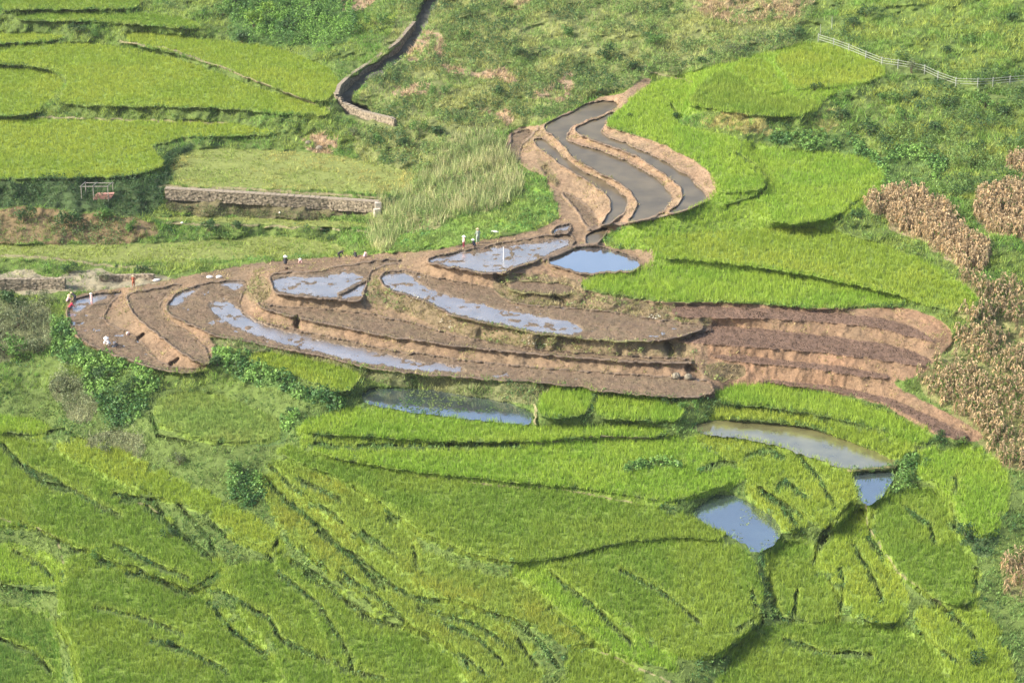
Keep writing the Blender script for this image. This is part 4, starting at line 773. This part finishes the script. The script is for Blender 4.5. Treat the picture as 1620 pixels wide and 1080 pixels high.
SHR = [
(1330,190,1.8,'dark','dark bush at the left end of the leafy right slope'),(1375,215,2.2,'dark','large dark bush in the middle of the leafy right slope'),(1430,190,2.0,'mid','green bush on the right slope straight below the fence'),
(1480,210,2.2,'dark','dark bush on the right slope left of the corn at the edge'),(1560,170,2.4,'mid','large green bush near the right edge below the fence'),(1590,185,2.0,'dark','dark bush at the right edge above the upper corn patch'),
(1500,170,1.8,'dark','dark bush in the scrub below the second half of the fence'),(1400,160,1.7,'mid','green bush right of the topmost rice field'),(900,60,2.0,'mid','green bush in the upper middle of the brushy slope'),
(960,95,2.2,'dark','dark bush on the brushy slope above the gully head'),(1000,110,1.7,'dark','smaller dark bush just left of the small rice field at the gully head'),(1040,70,2.1,'mid','green bush on the brushy slope top, right of the middle'),
(820,90,1.7,'dark','dark bush among the pinkish withered patches'),(740,60,1.6,'mid','green bush beside the top end of the irrigation channel'),(700,150,1.7,'mid','green bush below the pinkish withered patches'),
(790,150,1.8,'dark','dark bush above the upper left tip of the gully terraces'),(690,215,2.0,'dark','dark bush at the upper edge of the pale reeds'),(660,205,1.8,'mid','green bush at the end of the pale channel wall'),
(15,560,3.0,'mid','tall green bush at the left edge under the grey green ones'),(70,480,2.0,'grey','grey bush just left of the people at the spur tip'),(15,480,2.4,'dark','dark bush at the left edge below the stone wall'),
(400,42,3.0,'lime','yellow green bush catching the light in the top left thicket, lower of two'),(425,24,2.4,'lime','yellow green bush at the very top of the top left thicket'),
(383,68,2.2,'dark','dark bush at the lower edge of the top left thicket beside the rice'),(352,22,2.4,'mid','mid green bush at the left end of the top left thicket'),
(462,48,2.5,'dark','dark bush right of the yellow green bush in the top left thicket'),(500,30,2.6,'mid','green bush near the withered patch at the top edge'),
(372,10,2.6,'dark','dark bush at the top edge above the far rice'),(560,55,2.0,'mid','green bush on the slope between thicket and stone channel'),
(600,40,2.2,'mid','rounded bush left of the upper stone channel'),(125,52,1.8,'dark','dark bush on the bank behind the thin rice sliver'),
(150,60,1.5,'mid','smaller bush on the bank of the far left rice'),(275,262,1.6,'dark','dark bush in the hook of the rice field edge'),
(640,232,1.8,'dark','dark bush on the slope below the end of the stone channel'),(600,228,1.6,'mid','green bush just below the pale end of the channel wall'),
(560,215,1.5,'grey','greyish bush beside the pale rubble patch'),(620,322,1.3,'dark','dark green bush at the right end of the long stone wall'),
(40,350,2.0,'dark','dark bush on the brown bluff at the left edge'),(110,358,2.4,'dark','dark bush on the brown bluff below the pole shelter'),
(165,350,2.2,'mid','bush just below and right of the pole shelter'),(205,368,1.7,'mid','bush at the right end of the brown bluff'),
(330,365,1.8,'dark','dark bush below the left part of the long stone wall'),(375,362,1.5,'dark','second dark bush below the long stone wall'),
(524,380,.9,'dark','small round dark bush above the people on the bund'),(110,432,1.5,'dark','dark bush breaking the stone wall at the left'),
(165,445,1.4,'grey','greyish bush beside the low stone wall at the left'),(225,432,1.4,'dark','dark bush near the person in rust red clothes'),
(30,520,3.6,'grey','large grey green bush at the left edge beside the mud spur'),(55,560,2.8,'grey','lower grey green bush at the left edge beside the mud spur'),
(95,620,2.0,'grey','brownish grey bush at the left of the broad leaved clump'),(165,600,1.9,'dark','dark leafy bush at the foot of the mud spur'),
(205,625,2.0,'dark','dark leafy bush right of the big leafy clump below the spur'),(345,578,1.6,'dark','dark bush at the lower right tip of the mud spur'),
(285,735,1.7,'grey','grey bush in the weedy patch left of the yellow bands'),(460,655,1.3,'dark','dark bush at the left tip of the rice below the weedy pond'),
(375,750,1.7,'mid','green bush at the top of the yellow rice bands'),(170,715,1.4,'grey','brownish bush above the large left terrace'),
(270,850,1.2,'dark','dark bush in the middle of the left terraces'),(265,1022,.9,'dark','small dark bush near the bottom left'),
(150,885,1.2,'mid','green bush on the curled bund at the left'),(440,855,.8,'dark','small dark bush at the notch beside the yellow band'),
(1060,640,1.2,'dark','dark bush at the right end of the short rice plot'),(1085,648,1.3,'mid','green bush at the left tip of the long brown pond'),
(1430,760,1.9,'mid','rounded green bush right of the small square pond'),(1445,738,1.5,'mid','smaller green bush above right of the small square pond'),
(1490,700,1.3,'dark','dark bush where the red track ends'),(1530,850,1.8,'dark','dark green bush in the right foreground near the corn'),
(1545,1050,1.4,'dark','dark bush in the bottom right corner'),(1548,488,1.0,'dark','dark bush at the right tip of the large lime rice terrace'),
(1445,155,1.5,'dark','dark bush below the pale fence'),(1290,142,1.2,'dark','dark bush at the lower edge of the topmost right rice field'),
(1160,85,1.7,'grey','grey bush above the yellowish rice plot'),(1110,100,1.4,'dark','dark bush above the small rice field at the gully head'),
(1260,60,1.8,'dark','dark bush at the left end of the pale fence'),(1370,28,2.0,'dark','dark bush on the shadowed edge above the fence, left one'),
(1350,42,1.7,'dark','lower dark bush on the shadowed edge above the fence'),(1530,70,1.8,'mid','bush on the hillside above the right part of the fence'),
(1500,85,1.6,'dark','dark bush on the hillside just above the fence'),(1600,35,2.0,'dark','dark bush near the top right corner'),
(1441,116,1.9,'grey','dry greyish bush hiding the middle of the pale fence'),(1595,128,1.3,'dark','dark bush under the far right rail of the fence'),
(1360,345,1.0,'dark','dark bush left of the dry corn block'),(1410,250,1.5,'mid','leafy bush above the dry corn block'),(1545,240,1.6,'dark','dark bush on the right slope above the corn'),
(995,185,.8,'dark','small dark bush at the tip of the rice beside the gully'),(1068,188,1.2,'dark','dark bush in the notch of the bright rice by the gully'),
(1215,432,.9,'dark','low dark bush on the bank between the two right rice terraces'),
]
for a in SHR: shrub(*a)

# ------------------------------------------------------------------ stone walls
STONE = mat('stone', (.21, .175, .125), .9, 2.6, .65, .02); CAP = mat('coping_stone', (.22, .185, .135), .9, 4, .3)
def stone_wall(px, h, th, label, sh=.24, cap=True, drop=.3, capw=0):
    P = np.array([at_s(u, v, 4) for u, v in px]); o0 = P[len(P)//2]
    root = empty('stone_wall', tuple(o0)); tag(root, label, 'stone wall'); m = MB(); c = MB()
    seg = np.linalg.norm(np.diff(P[:, :2], axis=0), axis=1); L_ = np.r_[0, np.cumsum(seg)]
    def pos(s_): return np.array([np.interp(s_, L_, P[:, i]) for i in range(3)])
    def ang(s_): a = pos(max(s_-.4, 0)); b = pos(min(s_+.4, L_[-1])); return math.atan2(b[1]-a[1], b[0]-a[0])
    nrow = int((h+drop)/sh)
    for r in range(nrow):
        s_ = random.uniform(0, .3)
        while s_ < L_[-1]-.1:
            w_ = random.uniform(.28, .62); p = pos(s_+w_/2)-o0; a = ang(s_+w_/2)
            m.box((p[0]+random.uniform(-.02, .02), p[1]+random.uniform(-.07, .07), p[2]-drop+(r+.5)*sh+random.uniform(-.03, .03)), (w_*.95, th*random.uniform(.9, 1.05), sh*.93), a, .08); s_ += w_
    s_ = 0
    # solid core, set back behind the stone faces
    while s_ < L_[-1]:
        p = pos(s_+.5)-o0; m.box((p[0], p[1], p[2]-drop+nrow*sh/2), (1.04, th*.82, nrow*sh-.05), ang(s_+.5)); s_ += 1.0
    m.build('stonework', STONE, root)
    if cap:
        s_ = 0
        while s_ < L_[-1]-.1:
            w_ = random.uniform(.7, 1.2); p = pos(s_+w_/2)-o0; c.box((p[0], p[1]+capw/2, p[2]-drop+nrow*sh+.05), (w_*.98, th+.06+capw, .1), ang(s_+w_/2), .02); s_ += w_
        c.build('coping', CAP, root)
    return root
stone_wall([(262,311),(330,315),(430,321),(520,327),(596,332)], 1.6, 1.0, 'long grey stone retaining wall with a pale top path below the dry meadow')
stone_wall([(-60,457),(0,457),(60,458),(102,456)], 1.7, .7, 'pale rubble stone wall at the left edge behind the mud spur', cap=False)
stone_wall([(158,444),(195,444),(240,443)], .9, .6, 'low broken pale stone wall between bushes near the spur tip', cap=False)
stone_wall([(655,45),(628,78),(590,106),(552,131),(537,146),(533,160),(544,174),(575,187),(622,199)], 1.2, .6, 'curved stone wall lining the shadowed irrigation channel', drop=1.2)
x, y, z = at_s(598, 338); r = MB(); r.box((0, 0, .7), (.9, .5, 2.0), .2, .08); r.box((-.15, -.5, .3), (.9, .7, 1.2), .25, .08)
o = r.build('buttress', mat('concrete', (.45, .40, .33)), loc=(x, y, z)); tag(o, 'pale concrete buttress at the right end of the long stone wall', 'buttress')
for u, v, s_, lb in ((1070,597,.75,'rounded grey boulder under the mud bank, left of the two'),(1089,599,.7,'darker split boulder under the mud bank, right of the two'),(505,238,.8,'pale boulder on the rubble patch below the stone channel'),(487,228,.6,'small pale boulder at the left of the rubble patch')):
    b = MB(); b.ball((0, 0, s_*.35), (s_*.75, s_*.6, s_*.6), 14, 9, .12); x, y, z = at_s(u, v, 1); o = b.build('boulder', mat('boulder_rock', (.17, .15, .11), .9, 5, .4, .05), loc=(x, y, z)); tag(o, lb, 'boulder')

# ------------------------------------------------------------------ fence
FEN = mat('weathered_wood', (.27, .29, .24), .7, 8, .2)
def fence(px, label, rails=(.6, 1.0, 1.4), ph=1.55):
    P = [at_s(u, v, 4) for u, v in px]; o0 = P[0]; root = empty('fence', tuple(o0)); tag(root, label, 'fence')
    for p in P:
        q = p-o0; m = MB(); m.box((q[0], q[1], q[2]+ph/2-.2), (.14, .14, ph+.4), .3); m.build('post', FEN, root)
    for h in rails:
        m = MB()
        m.tube([tuple(p-o0+np.array((0, -.12, h))) for p in P], [.036]*len(P), 6); m.build('rail', FEN, root)
fence([(1294,67),(1318,75),(1343,84),(1370,95),(1395,105),(1420,109),(1442,112),(1462,118),(1484,128),(1512,137),(1547,139),(1570,138),(1598,135),(1640,131)], 'long weathered pale fence across the upper right slope')
for u, v, h, lb in ((1297,56,1.9,'tall thin pale post at the left end of the fence'), (1315,47,2.2,'tallest thin pale post standing behind the fence')):
    x, y, z = at_s(u, v); m = MB(); m.tube([(0, 0, -.3), (.03, 0, h*.5), (0, 0, h)], [.07, .06, .05], 7); o = m.build('wooden_post', FEN, loc=(x, y, z)); tag(o, lb, 'post')

# ------------------------------------------------------------------ pole shelter
x, y, z = at_s(152, 316, 2); root = empty('pole_shelter', (x, y, z)); tag(root, 'open shelter frame of pale poles over pinkish boards under the dark bank', 'shelter')
POLE = mat('pale_pole', (.27, .25, .21), .7, 8, .2)
for px_, py_ in ((-2.1, 0), (-.3, 0), (1.9, 0), (-1.7, 1.6), (2.4, 1.6)):
    m = MB(); m.tube([(px_, py_, -.3), (px_+.02, py_, 2.1)], [.07, .06], 7); m.build('post', POLE, root)
for a, b in (((-2.3, 0, 2.1), (2.1, 0, 2.12)), ((-1.9, 1.6, 2.15), (2.6, 1.6, 2.1)), ((-2.1, -.1, 2.2), (-1.7, 1.8, 2.25)), ((1.9, -.1, 2.22), (2.4, 1.8, 2.2)), ((-.3, -.1, 2.22), (.1, 1.8, 2.2))):
    m = MB(); m.tube([a, b], [.06, .055], 7); m.build('beam', POLE, root)
m = MB()
for k in range(6): m.box((.9+.1*k, .3+.05*k, .15+.13*k), (2.6, .7, .09), random.uniform(-.2, .2), .05)
m.build('boards', mat('pink_board', (.42, .22, .17), .8, 5, .3), root)

# ------------------------------------------------------------------ pole in the pond, sacks, cloth
WHITE = mat('white_cloth', (.75, .73, .70), .8, 5, .12)
x, y, _ = at(796, 410); m = MB(); m.tube([(0, 0, -.4), (.01, 0, 1.0), (0, 0, 1.75)], [.055, .045, .035], 8); m.ball((0, 0, 1.76), (.05, .05, .05), 8, 6)
o = m.build('marker_pole', mat('white_paint', (.8, .8, .78), .5, 5, .05), loc=(x, y, LEVEL['M7'])); tag(o, 'white pole standing in the flooded field with its reflection below', 'pole')
def sack(u, v, l, w_, h, rz, label, name='sack', m_=None):
    b = MB(); b.ball((0, 0, h*.45), (l/2, w_/2, h/2), 14, 9, .06); b.ball((l*.46, 0, h*.6), (l*.09, w_*.12, h*.2), 8, 6, .1)
    x, y, z = at_s(u, v, 1); o = b.build(name, m_ or WHITE, smooth=True, loc=(x, y, z)); o.rotation_euler.z = rz; tag(o, label, 'sack' if name == 'sack' else name.replace('_', ' '))
sack(248,445,1.1,.5,.4,.3,'white sack lying on the grass edge near the person in rust red')
sack(332,440,.9,.5,.42,0,'white sack lying on the bund, left of the touching pair')
sack(347,440,.9,.5,.45,.4,'white sack lying on the bund, right of the touching pair')
sack(202,530,.6,.4,.55,.8,'small pale pink bundle on the mud beside the dark notch', 'bundle', mat('pink_cloth', (.7, .5, .42), .8, 5, .15))
sack(783,368,1.1,.5,.25,-.4,'white cloth spread on the weeds behind the three people', 'cloth')
sack(288,354,.4,.3,.3,0,'tiny white bag in the bushes below the stone wall','bag'); sack(443,337,.3,.25,.25,0,'tiny white bag at the foot of the stone wall','bag')
b = MB(); b.tube([(0, 0, 0), (0, 0, .15), (0, 0, .35)], [.18, .24, .27], 12); x, y, z = at_s(453, 426, 1); o = b.build('basket', mat('dark_wicker', (.09, .06, .04), .8), loc=(x, y, z)); tag(o, 'dark wicker basket on the bund below the white hat', 'basket')

# ------------------------------------------------------------------ people
SKIN = mat('skin', (.42, .26, .18), .6, 4, .08); HAIR = mat('hair', (.02, .016, .013), .5)
def person(u, v, pose, rz, shirt, trousers, hat, label, sc=1.0, z0=None, hatm=None):
    x, y, z = at_s(u, v, 1); z = z if z0 is None else z0
    root = empty('person', (x, y, z-.02), rz); tag(root, label, 'person', 'people working in the terraces')
    if pose == 'stand':
        hip = (0, 0, .86); ch = (0, .03, 1.28); hd = (0, .06, 1.52)
        K = [(.10, .05, .47), (-.11, .02, .47)]; A = [(.11, 0, .09), (-.13, -.03, .09)]
        E = [(.27, .0, 1.08), (-.27, .05, 1.08)]; Wr = [(.24, .16, .87), (-.22, .22, .92)]
    elif pose == 'bend':
        hip = (0, -.12, .80); ch = (0, .30, 1.05); hd = (0, .52, 1.08)
        K = [(.12, .03, .44), (-.12, .0, .44)]; A = [(.14, -.05, .08), (-.15, .02, .08)]
        E = [(.22, .42, .80), (-.22, .40, .78)]; Wr = [(.13, .52, .55), (-.12, .50, .52)]
    else:
        hip = (0, -.18, .28); ch = (0, .10, .68); hd = (0, .22, .92)
        K = [(.15, .22, .46), (-.15, .22, .46)]; A = [(.13, .02, .08), (-.13, .02, .08)]
        E = [(.26, .26, .50), (-.26, .24, .50)]; Wr = [(.12, .42, .32), (-.10, .44, .30)]
    V = Vector; hip, ch, hd = V(hip), V(ch), V(hd); nk = ch.lerp(hd, .52)
    up = (ch-hip).normalized(); m = MB()
    m.tube([hip-up*.06, hip+up*.06, hip.lerp(ch, .5), ch, ch+up*.10, nk], [.13, .145, .125, .15, .10, .052], 12)
    m.tube([nk-up*.05, hd], [.052, .055], 10); fw = V((0, 1, 0)) if pose == 'stand' else V((0, .85, -.5)).normalized()
    m.ball(hd, (.078, .095, .112), 14, 10); m.ball(hd+fw*.095+V((0, 0, -.01)), (.014, .02, .02), 8, 6); m.ball(hd+V((.08, -.01, 0)), (.012, .022, .03), 8, 6); m.ball(hd+V((-.08, -.01, 0)), (.012, .022, .03), 8, 6)
    m.ball(hd+fw*.07+V((0, 0, -.07)), (.04, .03, .03), 8, 6)
    sh = MB(); tr = MB(); sh.tube([hip-up*.03, hip+up*.10, hip.lerp(ch, .55), ch+up*.02, ch+up*.11], [.165, .16, .15, .17, .10], 14)
    tr.tube([hip-up*.09, hip+up*.08], [.15, .16], 14)
    for i, sx in ((0, 1), (1, -1)):
        s_ = ch+up*.06+V((sx*.17, 0, 0)); e = V(E[i]); wr = V(Wr[i]); k = V(K[i]); an = V(A[i]); hj = hip+V((sx*.09, 0, -.03))
        m.tube([ch+up*.06+V((sx*.05, 0, 0)), s_, e, wr], [.06, .052, .038, .026], 9); m.tube([hj, k, an], [.085, .055, .036], 9)
        m.tube([an+V((0, -.05, -.045)), an+V((0, .06, -.05)), an+V((0, .17, -.06))], [.035, .038, .024], 8)
        d_ = (wr-e).normalized(); sd_ = d_.cross(fw).normalized(); bk = sd_.cross(d_)
        m.tube([wr, wr+d_*.05, wr+d_*.085], [.024, .034, .032], 8)
        for q, (of, ln) in enumerate(((-.027, .062), (-.009, .074), (.010, .069), (.027, .054))):
            b0 = wr+d_*.08+sd_*of; m.tube([b0, b0+d_*ln*.55+bk*.004, b0+d_*ln-bk*.02], [.0095, .009, .0075], 6)
        b0 = wr+d_*.03+sd_*sx*.03; m.tube([b0, b0+d_*.03+sd_*sx*.025, b0+d_*.06+sd_*sx*.03], [.011, .010, .008], 6)
        sh.tube([ch+up*.05+V((sx*.05, 0, 0)), s_, e, e.lerp(wr, .75)], [.09, .072, .058, .046], 10)
        tr.tube([hip+V((sx*.07, 0, 0)), hj.lerp(k, .3), k, k.lerp(an, .8)], [.115, .105, .078, .06], 10)
    for q in (m, sh, tr): q.v = [tuple(c*sc for c in p) for p in q.v]
    m.build('body', SKIN, root, remesh=.011); sh.build('shirt', shirt, root, remesh=.022); tr.build('trousers', trousers, root, remesh=.022)
    h = MB(); h.ball(hd+V((0, -.022, .025)), (.086, .092, .105), 12, 8); h.v = [tuple(c*sc for c in p) for p in h.v]; h.build('hair', HAIR, root, smooth=True)
    if hat:
        t = MB(); b = hd+V((0, .0, .05))
        if hat == 'cone': t.tube([b+V((0, 0, -.02)), b, b+V((0, .01, .10)), b+V((0, .02, .20))], [.27, .265, .13, .012], 20)
        else: t.tube([b, b+V((0, 0, .01)), b+V((0, 0, .02)), b+V((0, 0, .10)), b+V((0, 0, .12))], [.19, .19, .11, .095, .05], 16)
        t.v = [tuple(c*sc for c in p) for p in t.v]; t.build('hat', hatm or WHITE, root)
def cl(n, c): return mat(n+'_cloth', c, .85, 7, .15)
STRAW = mat('straw', (.55, .42, .25), .8, 12, .2)
RED, MAR, DK, PK, WH, GRY, RUST, NAVY = cl('red', (.40,.04,.07)), cl('maroon', (.18,.03,.05)), cl('dark', (.03,.03,.035)), cl('rose', (.65,.42,.40)), cl('pale', (.72,.70,.68)), cl('sage', (.28,.33,.27)), cl('rust', (.34,.11,.06)), cl('navy', (.04,.045,.07))
person(113,489,'crouch',-1.2,RED,NAVY,None,'person in red crouching at the far left tip of the mud spur',1.15)
person(119,478,'bend',1.0,DK,NAVY,'flat','person in dark clothes bending at the spur tip beside the one in red',1.1,hatm=STRAW)
person(108,479,'crouch',-.8,PK,DK,'cone','person in a tan pointed hat crouching behind the one in red',1.1,hatm=STRAW)
person(145,483,'stand',2.2,PK,PK,'flat','person in pink standing in the wet mud near the spur tip',1.1,hatm=WHITE)
person(212,454,'stand',.3,RUST,RUST,'flat','person in rust red clothes standing on the stony ground by the low wall',1.05,hatm=STRAW)
person(171,548,'crouch',2.6,WH,WH,'cone','person all in white crouching at the lower edge of the spur terrace',1.35)
person(183,550,'crouch',-1.4,DK,NAVY,None,'person in dark clothes crouching beside the one all in white',1.0)
person(451,419,'crouch',0,DK,DK,'cone','person under a large white hat crouching on the long bund, leftmost there',1.2)
person(476,418,'crouch',3,PK,DK,'cone','person under a smaller white hat crouching in the grass by the long bund',.85)
person(537,410,'bend',-1.3,DK,DK,None,'person in black bending on the bund under the pale reeds',1.1)
person(563,408,'crouch',.5,DK,DK,None,'person in black crouching on the bund under the pale reeds',1.0)
person(577,408,'crouch',-.6,PK,PK,None,'person in pale pink crouching next to the one in black',1.0)
person(733,392,'stand',-1.2,PK,MAR,'cone','person in white pointed hat, pink top and maroon trousers on the pond bund',1.1)
person(750,390,'crouch',.8,NAVY,DK,'cone','person in dark clothes and white hat crouching between the two who stand',1.0)
person(756,385,'stand',.4,GRY,GRY,'flat','tall person in sage green clothes and straw hat standing above the pond',1.35,hatm=STRAW)

# ------------------------------------------------------------------ the light summer haze over the valley
allv = np.concatenate(RV); lo = allv.min(0)-[60, 60, 1.5]; hi = allv.max(0)+[60, 60, 1]; hi[2] = max(hi[2], H+12)
b = MB(); b.box(tuple((lo+hi)/2), tuple(hi-lo)); hz = MB(); hm = bpy.data.materials.new('haze'); hm.use_nodes = True; t = hm.node_tree; t.nodes.clear()
ov = t.nodes.new('ShaderNodeOutputMaterial'); pv = t.nodes.new('ShaderNodeVolumePrincipled'); pv.inputs['Color'].default_value = (.93, .95, 1, 1); pv.inputs['Density'].default_value = .00005; pv.inputs['Anisotropy'].default_value = .2
t.links.new(pv.outputs[0], ov.inputs['Volume']); o = b.build('haze', hm); tag(o, kind='stuff'); o['label'] = 'thin pale summer haze over the valley'; o['category'] = 'haze'; o.display_type = 'WIRE'
